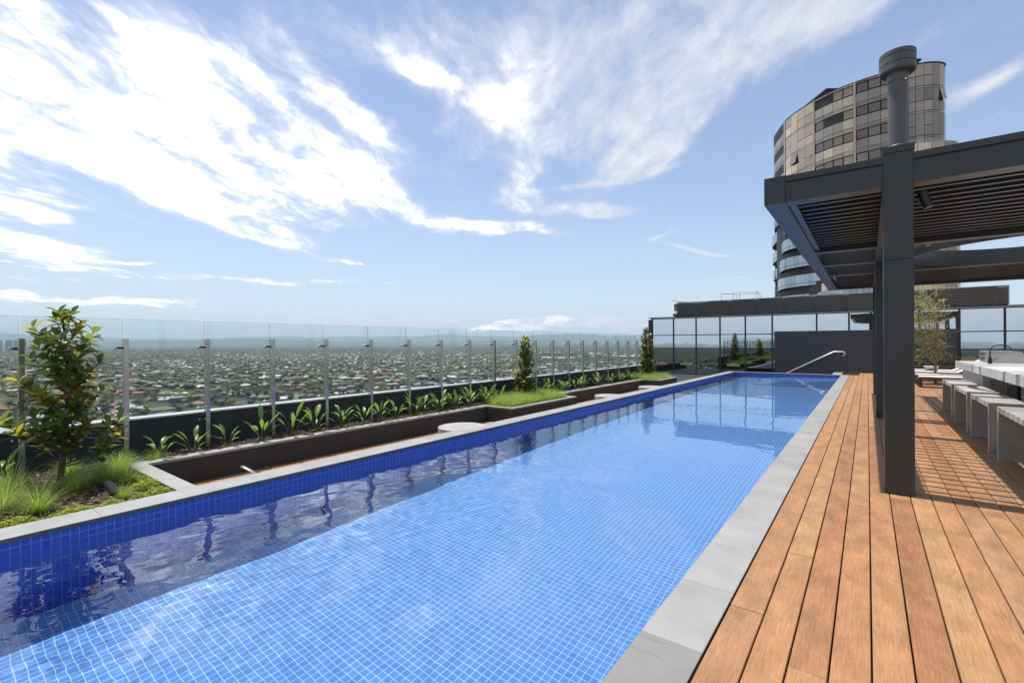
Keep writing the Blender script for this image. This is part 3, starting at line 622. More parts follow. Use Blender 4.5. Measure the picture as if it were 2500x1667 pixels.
# bird of paradise plants
def strel(seed, h):
    rr = random.Random(seed); sb = MB(); lb = MB(); n_ = rr.randint(6, 9)
    for k in range(n_):
        a = k*2.399+rr.uniform(-.4, .4); f = (k+1)/n_; lean = .15+.75*f*rr.uniform(.6, 1.1); hh = h*(1.05-.45*f)*rr.uniform(.85, 1.1)
        o = Vector((math.cos(a), math.sin(a), 0)); p0 = o*.012; p1 = o*hh*lean*.25+Vector((0, 0, hh*.35)); p2 = o*hh*lean*.6+Vector((0, 0, hh*.62))
        sb.tube([p0, p1, p2], [.008, .006, .004], 6, t=rr.random()*.6)
        d = (p2-p1).normalized(); d = (d+o*.12).normalized(); L_ = hh*rr.uniform(.48, .62)
        leaf(lb, p2-d*.01, d, o*-1+Vector((0, 0, .4)), L_, L_*rr.uniform(.24, .34), rr.uniform(.1, .8), 0, rr.random(), fold=rr.uniform(.2, .6))
    return sb, lb
SPROT = []
SPOS = [(-7.02,2.04),(-6.99,2.40),(-7.03,2.82),(-7.04,3.29),(-7.03,3.74),(-6.99,4.09),(-7.04,4.60),(-7.02,5.02),(-7.05,5.40),(-7.02,5.72),(-7.07,6.22),(-7.12,6.50),(-7.02,6.80),(-7.16,7.02),(-7.05,7.26),(-7.2,7.5),(-7.02,7.72),(-7.25,8.02),(-7.1,8.35),(-7.28,8.7),(-7.25,9.1),(-7.2,11.1),(-7.3,11.5),(-7.02,11.75),(-7.2,12.15),(-7.03,12.5),(-7.1,13.0),(-7.25,13.5),(-7.05,13.9),(-7.2,14.4),(-7.05,14.9),(-7.22,15.4),(-7.06,15.85),(-7.2,16.3),(-7.05,16.75),(-7.25,17.15),(-7.12,17.6),(-7.3,19.2)]
rr = random.Random(21)
SPH = {0:.34,1:.36,2:.34,3:.44,4:.46,5:.42,6:.42,7:.38,8:.40,9:.38}
protos = []
for s_ in range(6):
    sb, lb = strel(40+s_*7, 1.0); protos.append((sb, lb))
made = {}
for k, (x, y) in enumerate(SPOS+[(-7.25, .72), (-7.3, -.2), (-7.2, -1.5), (-7.2, -2.8)]):
    pi = k % 6; h = SPH.get(k, rr.uniform(.36, .46))*(1.08 if k < 20 else .92); 
    if k < len(SPOS): lab = f'leafy bird-of-paradise plant, {ordn(k)} along the planter from its near corner'
    else: lab = ['bird-of-paradise plant standing behind the near magnolia', 'bird-of-paradise plant in the near planter left of the magnolia', 'bird-of-paradise plant behind the camera, mirrored in the pavilion glass', 'last bird-of-paradise plant behind the camera, mirrored in the pavilion glass'][k-len(SPOS)]
    if pi not in made:
        e = empty('bird_of_paradise_plant', (x, y, -.06), lab, 'plant', 'bird-of-paradise plants in the planters', rr.uniform(0, 6))
        made[pi] = (e, [protos[pi][0].build('stalks', STREL, e, True, local=True), protos[pi][1].build('leaves', STREL, e, True, local=True)])
        e.scale = (h, h, h)
    else:
        copy_tree(made[pi][0], (x, y, -.06), rr.uniform(0, 6), h, lab, kids=made[pi][1])

# fine grass tussocks: single ones near, one mass in each far planter bulge
def tussock(seed, n_=520, L_=.31):
    rr = random.Random(seed); b = MB()
    for k in range(n_):
        a = rr.uniform(0, 6.283); r_ = abs(rr.gauss(0, .03)); o = Vector((math.cos(a), math.sin(a), 0)); lean = rr.uniform(.1, .9)
        blade(b, o*r_, o*lean+Vector((0, 0, 1)), L_*rr.uniform(.5, 1.15), .0028, rr.uniform(.6, 2.0), rr.random(), 5)
    return b
TUS = [(-5.66,.78,1.0),(-5.98,.60,1.15),(-5.60,.36,1.05),(-6.55,.72,1.1),(-6.20,1.12,1.05),(-6.42,1.38,1.1),(-6.60,1.55,.95),(-6.85,1.62,.9),(-6.98,1.98,.62),(-5.55,1.33,.55),(-6.15,1.50,.8),(-6.35,.38,1.1),(-6.0,.2,1.1),(-5.65,.05,1.1),(-7.0,1.2,.8)]
WORD = ['large grass tussock nearest the coping, in front of the magnolia','wide dark green grass tussock at the left, behind the nearest tussock','grass tussock at the left frame edge beside the coping','tall grass tussock at the foot of the magnolia','pale arching grass tussock just right of the magnolia trunk','pale arching grass tussock in the middle of the near planter','grass tussock leaning toward the planter corner','grass tussock in the back corner of the near planter','small grass tuft beside the first fence post, at the planter corner','tiny grass tuft beside the black garden light','grass tussock behind the black garden light','grass tussock left of the magnolia, near the frame edge','leftmost grass tussock behind the coping','grass tussock out at the left end of the near planter','short grass tussock against the parapet behind the magnolia']
tp = []; rr = random.Random(2)
for k, (x, y, s_) in enumerate(TUS):
    if k < 3: o = tussock(60+k).build('grass_tussock', GRASSM, loc=None); o.location = (x, y, -.05); tp.append(o)
    else: o = tp[k % 3].copy(); COL.objects.link(o); o.location = (x, y, -.05); o.rotation_euler = (0, 0, rr.uniform(0, 6))
    o.scale = (s_, s_, s_*rr.uniform(.8, 1.0)); tag(o, WORD[k], 'grass tussock', 'grass tussocks in the near planter')
def grassmass(rects, seed, n_):
    rr = random.Random(seed); b = MB()
    for k in range(n_):
        x0, x1, y0, y1 = rects[k % len(rects)]; cx, cy = rr.uniform(x0, x1), rr.uniform(y0, y1)
        cx = round(cx/.17)*.17+rr.gauss(0, .035); cy = round(cy/.17)*.17+rr.gauss(0, .035)
        a = rr.uniform(0, 6.283); o = Vector((math.cos(a), math.sin(a), 0))
        blade(b, (cx, cy, -.05), o*rr.uniform(.1, .9)+Vector((0, 0, 1)), rr.uniform(.12, .34), .005, rr.uniform(.6, 1.8), min(1, max(0, rr.gauss(.55, .3))), 3)
    return b
tag(grassmass([(-6.85,-6.22,8.25,10.55),(-7.2,-6.8,8.6,10.6),(-6.85,-6.22,8.2,10.6)], 5, 15000).build('grass', GRASSM), 'bright green fine grass filling the middle planter bulge', 'grass', kind='stuff')
tag(grassmass([(-6.9,-6.28,17.3,18.9),(-7.3,-6.85,17.4,19.2)], 6, 7000).build('grass', GRASSM), 'bright green fine grass filling the far planter bulge', 'grass', kind='stuff')
tag(grassmass([(-7.4,-5.35,-6.5,-.6)], 7, 9000).build('grass', GRASSM), 'green grass in the planter behind the camera, seen in the pavilion glass', 'grass', kind='stuff')
# yellow-green stonecrop
b = MB(); rr = random.Random(31)
for (cx, cy, r_, n_) in ((-5.42,.62,.11,700),(-5.40,.95,.12,750),(-5.37,1.20,.085,450),(-5.36,1.40,.07,350),(-5.45,1.58,.11,600),(-5.85,1.60,.12,700),(-6.1,1.62,.10,400),(-5.38,.30,.12,600),(-6.95,3.9,.06,150),(-6.97,4.75,.05,150),(-6.98,5.55,.06,200),(-6.97,6.3,.06,200),(-7.0,6.05,.05,150)):
    for k in range(n_):
        a = rr.uniform(0, 6.283); q_ = r_*math.sqrt(rr.random()); x, y = cx+q_*math.cos(a), cy+q_*math.sin(a)*1.3
        x = min(x, -5.285); y = min(y, 1.675) if cx > -6.9 else y; hh = (.06*(1-(q_/r_)**2)*rr.uniform(.2, 1.5)+.008)*(.55+.45*math.sin(x*95)*math.sin(y*70+x*30))
        o = Vector((rr.gauss(0, .5), rr.gauss(0, .5), 1)).normalized(); P = Vector((x, y, -.05+hh))
        for j in range(3):
            c = j*2.1+a; leaf(b, P, Vector((math.cos(c), math.sin(c), .7)), o, rr.uniform(.014, .026), .009, .2, 0, rr.random(), 3)
tag(b.build('ground_cover', SEDUM), 'low yellow-green stonecrop creeping along the inner edge of the planters', 'ground cover', kind='stuff')

# garden spotlight lying in the near planter
gs = empty('garden_spotlight', (-5.62, 1.26, -.05), 'small black cylindrical garden spotlight tilted over in the near planter', 'spotlight')
b = MB(); c = Vector((-5.62, 1.26, .055)); d = Vector((.62, .25, -.62)).normalized(); b.tube([c-d*.075, c-d*.072, c+d*.035, c+d*.038, c+d*.042, c+d*.062], [.034,.037,.037,.034,.038,.038], 20); b.build('lamp_head', BLACK, gs, smooth=False)
b = MB(); b.tube([(-5.62,1.26,-.06),(-5.64,1.25,.03)], .007, 8); b.box(-5.65,-5.59,1.23,1.29,-.06,-.05); b.build('stake', BLACK, gs)

DISC = mat('light_grey_cast_concrete', (.33, .32, .30), .75, 0, .12, 4, .1, 90)
# round concrete tops beside the coping
for k, (x, y) in enumerate(((-5.42,5.80),(-5.41,11.45),(-5.41,14.45))):
    t_ = empty('round_table', (x, y, -.34), ['round concrete table top against the coping, nearest the camera','round concrete table top against the coping, beside the second planter run','round concrete table top against the coping, farthest from the camera'][k], 'table', 'round concrete tables on the sunken deck')
    b = MB(); b.lathe([(.385,.262),(.40,.270),(.40,.338),(.394,.345)], (0,0,0), 48); b.build('table_top', DISC, t_, local=True)
    b = MB(); b.lathe([(.06,0),(.06,.262)], (-.12,0,0), 20); b.build('stem', STAIN, t_, local=True)
# tubular lounger below, only its back frame rises over the coping
lg = empty('sunken_lounger', (-5.95, 2.9, -.34), 'low tubular metal lounger on the sunken deck, its bent back frame rising above the coping', 'lounger')
b = MB(); b.tube([(-5.62,2.64,-.16),(-5.88,2.55,-.07),(-5.93,2.53,-.055),(-5.95,2.56,-.06),(-5.93,2.75,-.20),(-5.9,3.1,-.30)], .011, 8); b.tube([(-5.62,2.64,-.16),(-5.60,3.1,-.30)], .011, 8); b.tube([(-5.6,3.1,-.30),(-5.62,3.9,-.30),(-5.9,3.9,-.30),(-5.9,3.1,-.30)], .011, 8)
for (x, y) in ((-5.62,3.2),(-5.9,3.2),(-5.62,3.85),(-5.9,3.85)): b.tube([(x,y,-.34),(x,y,-.30)], .01, 8)
b.build('frame', CHROME, lg, smooth=True)
b = MB(); b.box(-5.89,-5.63,3.12,3.88,-.298,-.292); b.poly([(-5.63,2.66,-.165),(-5.90,2.60,-.10),(-5.90,3.1,-.295),(-5.63,3.1,-.295)]); b.build('sling', BROWN, lg)
DRY = mat('dry_tan_leaf', (.38, .25, .10), .7, 0, .2, 30)
for (P, s_, lab) in (((-6.66,3.19,-.335),.13,'curled dry tan leaf against the foot of the planter wall'),((-7.24,3.62,-.03),.16,'dry pale banana-like leaf lying on the mulch by the third fence post')):
    b = MB(); leaf(b, Vector(P)+Vector((0,-s_/2,.012)), Vector((0,1,.35)), Vector((-.6,0,1)), s_, s_*.45, 1.2, 0, 0, 4, fold=.5); tag(b.build('dry_leaf', DRY, smooth=True), lab, 'leaf')
# ------------------------------------------------------------------ dark wall with handrail at the pool end
fw = empty('feature_wall', (-1.7, 26.1, 0), 'plain dark charcoal panelled wall standing behind the far end of the pool', 'wall')
b = MB()
for (x0, x1) in ((-3.62, -.667), (-.663, 2.3), (2.304, 2.9)): b.box(x0, x1, 26.0, 26.12, -1.2, 1.9, t=0)
FWM = mat('charcoal_aluminium_panel', (.050, .049, .052), .55, 0, .06, .7)
b.build('panel', FWM, fw)
hr = empty('handrail', (-2, 25.92, 0), 'bright stainless handrail sloping down the dark wall, hooked at its top end', 'handrail')
b = MB(); pts = [(-3.75,25.92,-.47),(-1.22,25.92,.935),(-.90,25.92,.937)]
for a in range(80, -100, -20): pts.append((-.90+.088*math.cos(R(a)), 25.92, .848+.088*math.sin(R(a))))
b.tube(pts, .023, 10); b.build('rail', mat('satin_bright_steel', (.86, .83, .78), .35, .45, .02, 5), hr, smooth=True)
for (x, z) in ((-2.38,.26),(-1.05,.90),(-3.4,-.30)):
    b = MB(); b.tube([(x,25.92,z),(x,25.935,z-.055),(x,25.999,z-.065)], .009, 8); b.lathe([(.026,0),(.026,.006)], (x,25.99,z-.068), 12); b.build('bracket', CHROME, hr)

# ------------------------------------------------------------------ glazed pavilion
pv = empty('glazed_pavilion', (-3, 27, 0), 'glazed dark-framed pavilion with mirror-like windows under a long louvred roof screen', 'building')
FR = mat('dark_window_frame', (.022, .026, .024), .4, 0, .08, 3)
GY = 26.17
MX = [-9.75+1.205*k for k in range(6)]+[-1.89,-.66,.55,1.75,2.98,4.27,5.48,6.7,7.9,9.1]
ZT = [(-.34, .0), (.0, 1.07), (1.07, 1.78), (1.78, 2.70)]
for k in range(len(MX)-1):
    for (z0, z1) in ((-.34, 1.07), (1.07, 1.78), (1.78, 2.70)):
        b = MB(); b.box(MX[k]+.025, MX[k+1]-.025, GY, GY+.02, z0+.02, z1-.02, 0); b.build('glass_pane', MIRROR if z0 < 1 else MIRRORU, pv)
for k, x in enumerate(MX):
    b = MB(); w_ = .035 if k else .05; b.box(x-w_, x+w_, GY-.03, GY+.08, -.40, 2.725); b.build('mullion', FR, pv)
b = MB(); b.box(-9.95, -9.81, GY-.06, GY+.10, -.6, 2.66); b.build('corner_post', FR, pv)
for k in range(3): 
    b = MB(); z = (.0+1.07, 1.78, 2.70)[k]
    for i in range(len(MX)-1): b.box(MX[i]+.036, MX[i+1]-.036, GY-.025, GY+.07, z-.022, z+.022)
    b.build('transom', FR, pv)
b = MB(); b.box(-9.78, 9.2, GY+.03, 36, -.6, 2.72); b.build('wall', mat('dark_interior', (.012, .013, .013), .8), pv)
b = MB(); b.box(-9.9, 9.3, GY-.10, 36.2, 2.735, 2.785); b.build('roof_edge', SLATM, pv)
b = MB(); b.box(-9.6, 9.3, GY-.12, GY-.101, 2.715, 2.745); b.build('gutter_strip', CAPG, pv)
# louvre screen: slats over dark backing sheets, open at every panel joint
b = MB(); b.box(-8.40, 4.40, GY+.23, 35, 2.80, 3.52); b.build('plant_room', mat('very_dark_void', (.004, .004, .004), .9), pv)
LJ = [-8.36, -6.89, -5.67, -4.46, -3.23, -2.01, -.78, .45, 1.68, 2.9, 4.40]
for i in range(len(LJ)-1):
    b = MB(); x0, x1 = LJ[i], LJ[i+1]-.004
    for k in range(13):
        z = 2.815+k*.0585; b.obox(((x0+x1)/2, GY-.02, z+.026), ((x1-x0)/2-.002, 0, 0), (0, .022, .010), (0, -.006, .016))
    b.build('louvre_panel', SCRM, pv)
    if i: b = MB(); b.box(x0+(.12 if i < 9 else .0), x1-(.10 if i < 9 else .32), GY+.035, GY+.05, 2.80, 3.56); b.build('backing_sheet', SCRM, pv)
b = MB(); b.box(-8.50, -8.37, GY-.04, GY+.3, 2.80, 3.50); b.build('screen_end', SCRM, pv)
# lettering on the glass
GOLD = mat('gold_vinyl_lettering', (.80, .66, .22), .45, .2, .05)
def lettering(x, z, w):
    cu = bpy.data.curves.new('t', 'FONT'); cu.body = 'WHITEHORSE'; cu.align_x = 'CENTER'; cu.size = 1; cu.extrude = .01; cu.offset = .02
    ob = bpy.data.objects.new('t', cu); COL.objects.link(ob); bpy.context.view_layer.update()
    me_ = bpy.data.meshes.new_from_object(ob.evaluated_get(bpy.context.evaluated_depsgraph_get())); bpy.data.objects.remove(ob)
    xs_ = [v.co.x for v in me_.vertices]; k = w/(max(xs_)-min(xs_))
    me_.transform(Matrix.Translation((x, GY-.004, z)) @ Matrix.Rotation(R(90), 4, 'X') @ Matrix.Diagonal((k, k*1.8, .2, 1)))
    me_.materials.clear(); me_.materials.append(GOLD); me_.transform(Matrix.Translation(-pv.location))
    o = bpy.data.objects.new('lettering', me_); COL.objects.link(o); o.parent = pv; KIDS[pv.name].append(o)
    b = MB(); hz = [(-.5,.1),(-.42,.5),(-.2,.42),(.12,.40),(.38,.62),(.62,.95),(.52,.55),(.40,.20),(.44,-.25),(.34,-.25),(.28,.05),(-.12,.02),(-.22,-.25),(-.32,-.25),(-.30,.08)]
    s_ = w*.13; pts = [(x+px_*s_, GY-.006, z+w*.20+pz*s_) for px_, pz in hz]; n0 = len(b.v); b.v += pts+[(p_[0], GY-.002, p_[2]) for p_ in pts]; nn_ = len(pts)
    b.face(range(n0, n0+nn_)); 
    for i in range(nn_): j = (i+1) % nn_; b.face((n0+i, n0+nn_+i, n0+nn_+j, n0+j))
    b.build('emblem', GOLD, pv)
for (x, z) in ((-5.50,.14),(-7.88,.15),(-9.22,.16)): lettering(x, z, .64 if x > -9 else .54)
# things on the pavilion roof
rl = empty('roof_railing', (-5.9, 30, 3.5), 'white tubular guard rail standing on the pavilion roof behind the louvre screen', 'railing')
b = MB()
for (p_, q_) in (((-6.95,30,4.28),(-4.95,30,4.22)),((-6.0,28.6,4.2),(-4.85,28.6,4.15)),((-6.95,30,4.28),(-6.3,31,4.28)),((-6.3,31,4.28),(-5.0,31,4.25)),((-4.95,30,4.22),(-4.85,28.6,4.15))): b.tube([p_, q_], .02, 6)
b.build('rail', WHITE, rl); 
for (x, y, z) in ((-6.95,30,4.28),(-5.95,30,4.25),(-4.95,30,4.22),(-6.0,28.6,4.2),(-4.85,28.6,4.15),(-6.3,31,4.28),(-5.0,31,4.25)):
    b = MB(); b.tube([(x,y,3.52),(x,y,z)], .018, 6); b.build('upright', WHITE, rl)
cc = empty('security_camera', (-8.41, 26.0, 2.79), 'white dome security camera on the pavilion corner below the louvre screen', 'camera')
b = MB(); b.lathe([(.06,.16),(.12,.15),(.14,.09),(.14,.04),(.10,.03)], (0,-.06,.08), 20); b.box(-.14,.10,-.02,.14,.16,.30); b.build('housing', WHITE, cc, local=True)
b = MB(); b.lathe([(.095,.0),(.085,-.05),(.05,-.09),(.01,-.10)], (0,-.06,.11), 20); b.build('dome', BLACK, cc, smooth=True, local=True)
am = empty('wall_bracket', (-8.3, 26.3, 3.5), 'thin grey bracket arm poking out above the left end of the louvre screen', 'bracket')
b = MB(); b.tube([(-8.62,26.2,3.71),(-8.30,26.3,3.62),(-8.0,26.35,3.60)], .018, 6); b.box(-8.3,-7.85,26.3,26.5,3.52,3.60); b.build('arm', STAIN, am)

# ------------------------------------------------------------------ pergola
pg = empty('pergola', (.23, 5.66, 0), 'charcoal steel pergola with louvred roof and a circular opening, on tall square posts', 'pergola')
Z0, Z1 = 2.83, 3.105; FY, BY = 5.563, 15.98; RX = 4.2
PST = [(5.563,5.768),(10.95,11.15),(15.78,15.98)]
for i, (y0, y1) in enumerate(PST):
    b = MB(); b.box(.122,.338,y0,y1,.002,2.146); b.box(.122,.338,y0,y1,2.149,3.128 if i == 0 else Z1-.004)
    po = b.build('post', STEEL, pg, bevel=.003)
    if i == 0:
        b = MB(); b.box(.112,.348,y0-.006,y1+.012,3.129,3.19); b.build('cap_plate', STEEL, pg, bevel=.003)
        for x in (.175,.28):
            b = MB(); b.tube([(x,y0-.005,2.19),(x,y0+.002,2.19)], .010, 6); b.build('bolt', STEEL, pg)
    b = MB(); b.box(RX-.2,RX,y0,y1,.002,Z1-.004); b.build('post', STEEL, pg, bevel=.003)
def beamx(x0, x1, y0, y1, z0=Z0, z1=Z1, nm='cross_beam'):
    b = MB(); b.box(x0,x1,y0,y1,z0,z1); return b.build(nm, STEEL, pg, bevel=.002)
# side fascia, front beam in two lengths with a shadow groove, longitudinal beams
b = MB(); b.box(-.862,-.668,FY,BY,Z0-.002,Z1+.005); b.build('side_fascia', STEEL, pg, bevel=.002)
for (x0, x1) in ((-.664,.120),(.340,RX)):
    b = MB(); b.box(x0,x1,FY+.003,FY+.19,Z0,3.022); b.box(x0,x1,FY+.02,FY+.18,3.022,3.044); b.box(x0,x1,FY+.001,FY+.19,3.044,Z1); b.build('front_beam', STEEL, pg, bevel=.0015)
for z in (2.93,2.895):
    b = MB(); b.tube([(-.625,FY-.006,z),(-.625,FY+.003,z)], .013, 6); b.build('bolt', STEEL, pg)
for (y0, y1) in ((5.77,10.948),(11.152,15.778)):
    b = MB(); b.box(.125,.335,y0,y1,Z0,Z1-.002); b.build('long_beam', STEEL, pg, bevel=.002)
b = MB(); b.box(RX-.2,RX,5.77,15.7,Z0,Z1-.002); b.build('long_beam', STEEL, pg)
for (y0, y1) in ((9.04,9.22),(10.70,10.90),(12.42,12.60),(15.76,15.96)): beamx(-.667,.124,y0,y1)
for (y0, y1) in ((9.04,9.22),(12.42,12.60),(15.76,15.96)): beamx(.336,RX-.201,y0,y1)
for (x0, x1, ya, yb) in ((-.60,.124,5.86,8.99),(.336,RX-.21,5.86,8.99),(-.60,.124,12.72,15.7),(.336,RX-.21,12.72,15.7)):
    k = 0; y = ya
    while y < yb:
        b = MB(); b.box(x0,x1,y,y+.045,Z0+.055,Z0+.20); b.build('louvre', SLATM, pg); y += .207
b = MB(); b.box(-.667,-.60,5.76,9.03,Z0+.03,Z1-.03); b.build('inner_channel', SLATM, pg)
b = MB(); nseg = 72; cx, cy, ra, rb_ = 2.2, 10.82, 1.585, 1.605
n0 = 0
for i in range(nseg):
    a = 2*math.pi*i/nseg
    for (r_, z) in ((ra,Z0-.004),(rb_,Z0-.004),(rb_,Z1+.005),(ra,Z1+.005)): b.v.append((cx+r_*math.cos(a), cy+r_*math.sin(a), z))
for i in range(nseg):
    j = (i+1) % nseg
    for k in range(4): b.face((i*4+k, j*4+k, j*4+(k+1) % 4, i*4+(k+1) % 4))
b.build('ring_opening', STEEL, pg, smooth=False)
for xx in (.75,3.65): 
    b = MB(); b.box(xx-.02,xx+.02,9.225,9.7 if xx < 1 else 10.0,Z0+.03,Z1-.03); b.build('strut', SLATM, pg)
fl = empty('flue', (.234, 5.66, 3.19), 'dark round flue pipe with a wide cowl standing on the front pergola post', 'flue')
b = MB(); b.lathe([(.080,0),(.080,.012),(.073,.02),(.073,.60),(.082,.615),(.082,.70)], (0,0,0), 40); b.build('pipe', mat('grey_powdercoat', (.085,.088,.084), .45, 0, .08, 3, .03, 200), fl, smooth=False, local=True)
b = MB(); b.lathe([(.085,.695),(.128,.695),(.137,.705),(.137,.757),(.131,.759),(.131,.763),(.137,.765),(.137,.826),(.131,.828),(.131,.832),(.137,.834),(.137,.872),(.128,.880),(.02,.888)], (0,0,0), 48); b.build('cowl', mat('grey_powdercoat_cowl', (.075,.078,.074), .45, 0, .08, 3), fl, local=True)
b = MB(); b.lathe([(.0085,.60),(.0085,.612)], (.055,-.058,0), 8); b.build('screw', CHROME, fl, local=True)
sl = empty('post_spotlight', (.42, 5.66, 2.68), 'black cylindrical spotlight bracketed to the side of the front pergola post', 'spotlight')
b = MB(); c = Vector((.425,5.66,2.68)); d = Vector((.28,0,-.96)).normalized(); b.tube([c-d*.078, c-d*.074, c+d*.05, c+d*.052, c+d*.056, c+d*.078], [.034,.038,.038,.035,.038,.038], 24); b.build('lamp_head', BLACK, sl)
b = MB(); b.tube([(.339,5.66,2.68),(.40,5.66,2.68)], .012, 8); b.build('bracket', BLACK, sl)

# ------------------------------------------------------------------ stools and bar
def stool():
    t_ = empty('bar_stool', (1.215, 7.90, 0), 'nearest thick grey concrete stool along the bar, partly cut by the frame edge', 'stool', 'concrete stools along the bar')
    # local: x 0..W, y -(L)..0 (far end at 0)
    Wd, Ln = .36, 1.30
    b = MB(); b.box(0,Wd,-Ln,0,.565,.63,t=.3); b.build('seat', CONC, t_, local=True, bevel=.004)
    for y in (-Ln, -.06):
        b = MB(); b.box(.002,Wd-.002,y+.001,y+.059,.001,.564,t=.1); b.build('leg', CONC, t_, local=True, bevel=.003)
    return t_
s0 = stool(); s0.location = (1.215, 7.88, 0)
sk = kidsof(s0)
for y, lab in ((9.60,'second nearest grey concrete stool along the bar'),(11.22,'third grey concrete stool along the bar, counting from the camera'),(12.86,'farthest grey concrete stool along the bar, by the pale support panel')): copy_tree(s0, (1.205, y, 0), label=lab, kids=sk)
for o in [s0]+[o for o in bpy.data.objects if o.name.startswith('bar_stool.')]: pass
br = empty('bar_counter', (2.1, 11, 0), 'long pale concrete bar counter with a thick slab top, behind the stools', 'counter')
b = MB(); b.box(1.60,3.3,4.2,14.7,.80,.95,t=0); b.build('top', CONCP, br, bevel=.005)
b = MB(); b.box(1.70,1.80,12.2,14.5,.002,.798); b.build('support_panel', CONCP, br)
b = MB(); b.box(1.99,3.2,4.4,12.198,.002,.798); b.box(1.801,3.2,12.2,14.5,.002,.798); b.build('base', CONC, br)
b = MB(); b.box(1.95,1.985,11.1,11.85,.08,.79); cd = b.build('cabinet_door', BLACK, br)
for z in (.32,.66):
    b = MB(); b.tube([(1.93,11.4,z),(1.93,11.55,z)], .012, 8); b.box(1.93,1.95,11.41,11.43,z-.005,z+.005); b.box(1.93,1.95,11.52,11.54,z-.005,z+.005); h_ = b.build('handle', CHROME, cd); h_.data.transform(Matrix.Translation(-Vector(br.location)))
bq = empty('barbecue', (2.2, 14, .95), 'boxy stainless barbecue with a sloping hood on the bar counter', 'barbecue')
BQM = mat('satin_stainless', (.50, .49, .45), .38, .55, .05, 2)
b = MB(); P = [(1.95,.95),(2.60,.95),(2.60,1.0),(2.44,1.185),(1.95,1.195)]
n0 = 0
for y in (13.55,14.35): b.v += [(x,y,z) for (x,z) in P]
b.face((4,3,2,1,0)); b.face((5,6,7,8,9))
for i in range(5): j = (i+1) % 5; b.face((i,j,5+j,5+i))
b.build('hood', BQM, bq, bevel=.006)
for z in (1.0,1.03,1.06,1.11,1.14):
    b = MB(); b.box(1.944,1.949,13.75,14.25,z,z+.012); b.build('vent_slot', BLACK, bq)
b = MB(); b.box(1.975,2.40,13.535,13.548,.99,1.15); b.build('front_panel', BQM, bq)
fc = empty('tap', (1.93, 13.1, .95), 'black arched kitchen tap rising from the bar counter in front of the barbecue', 'tap')
b = MB(); pts = [(0,0,0),(0,0,.20)]
for a in range(180, -10, -15): pts.append((.15+.15*math.cos(R(a)), 0, .26+.11*math.sin(R(a))))
b.tube(pts, [.022]+[.010]*(len(pts)-1), 10); b.build('spout', BLACK, fc, smooth=True, local=True)
b = MB(); b.lathe([(.032,0),(.032,.07),(.022,.12)], (0,0,0), 16); b.build('body', BLACK, fc, local=True)
b = MB(); b.tube([(.02,0,.07),(.10,0,.10)], .007, 8); b.build('lever', BLACK, fc, local=True)

# ------------------------------------------------------------------ loungers, side table, small tree by the glazing
def lounger(loc, lab, up=0.):
    t_ = empty('sun_lounger', loc, lab, 'sun lounger', 'white sun loungers in a row beyond the bar')
    b = MB(); b.box(0,2.0,0,.66,.235,.30); b.build('frame', BROWN, t_, local=True)
    for x in (.02,1.86):
        for y in (.0,.58):
            b = MB(); b.box(x,x+.08,y,y+.08,0,.234); b.build('leg', BROWN, t_, local=True)
    b = MB(); x1 = 1.2 if up else 1.98; b.box(.04,x1,.02,.64,.302,.340); b.build('mattress', CUSH, t_, local=True, bevel=.006)
    if up:
        b = MB(); c = Vector((1.22+.34,.33,.33+.34*up)); ax = Vector((.36,0,.36*up)); b.obox(c, ax, (0,.31,0), Vector((-.018*up,0,.018))); b.build('backrest', CUSH, t_, local=True)
    return t_
lounger((1.22,18.77,0), 'nearest low white sun lounger beyond the bar, lying flat'); lounger((1.22,20.0,0), 'second white sun lounger beyond the bar, lying flat')
lounger((1.25,21.75,0), 'third white sun lounger beyond the bar, its backrest raised', .55); lounger((1.3,23.1,0), 'farthest white sun lounger beyond the bar, its backrest raised', .55)
tb = empty('side_table', (1.85, 22.65, 0), 'small pale square side table between the two far white loungers', 'table')
b = MB(); b.box(1.64,2.02,22.50,22.86,.46,.50); b.build('table_top', WHITE, tb); b = MB(); b.box(1.66,2.0,22.52,22.84,.02,.459); b.build('base', CONCP, tb); b = MB(); b.box(1.75,1.90,22.512,22.519,.36,.40); b.build('slot', BLACK, tb)
sf = empty('outdoor_sofa', (1.2, 24.9, 0), 'low dark outdoor sofa below the pavilion glazing behind the loungers', 'sofa')
b = MB(); b.box(.6,2.9,24.6,25.3,.05,.40); b.build('seat', BROWN, sf); b = MB(); b.box(.6,2.9,25.31,25.5,.05,.72); b.build('backrest', BROWN, sf)
tr = empty('small_leafed_tree', (1.80, 20.95, 0), 'slender multi-stemmed tree with small olive-yellow leaves between the white loungers', 'tree')
tbm = MB(); lb = MB(); rr = random.Random(17)
tbm.tube([(1.80,20.95,0),(1.79,20.95,.35),(1.80,20.95,.62)], [.045,.038,.036], 8)
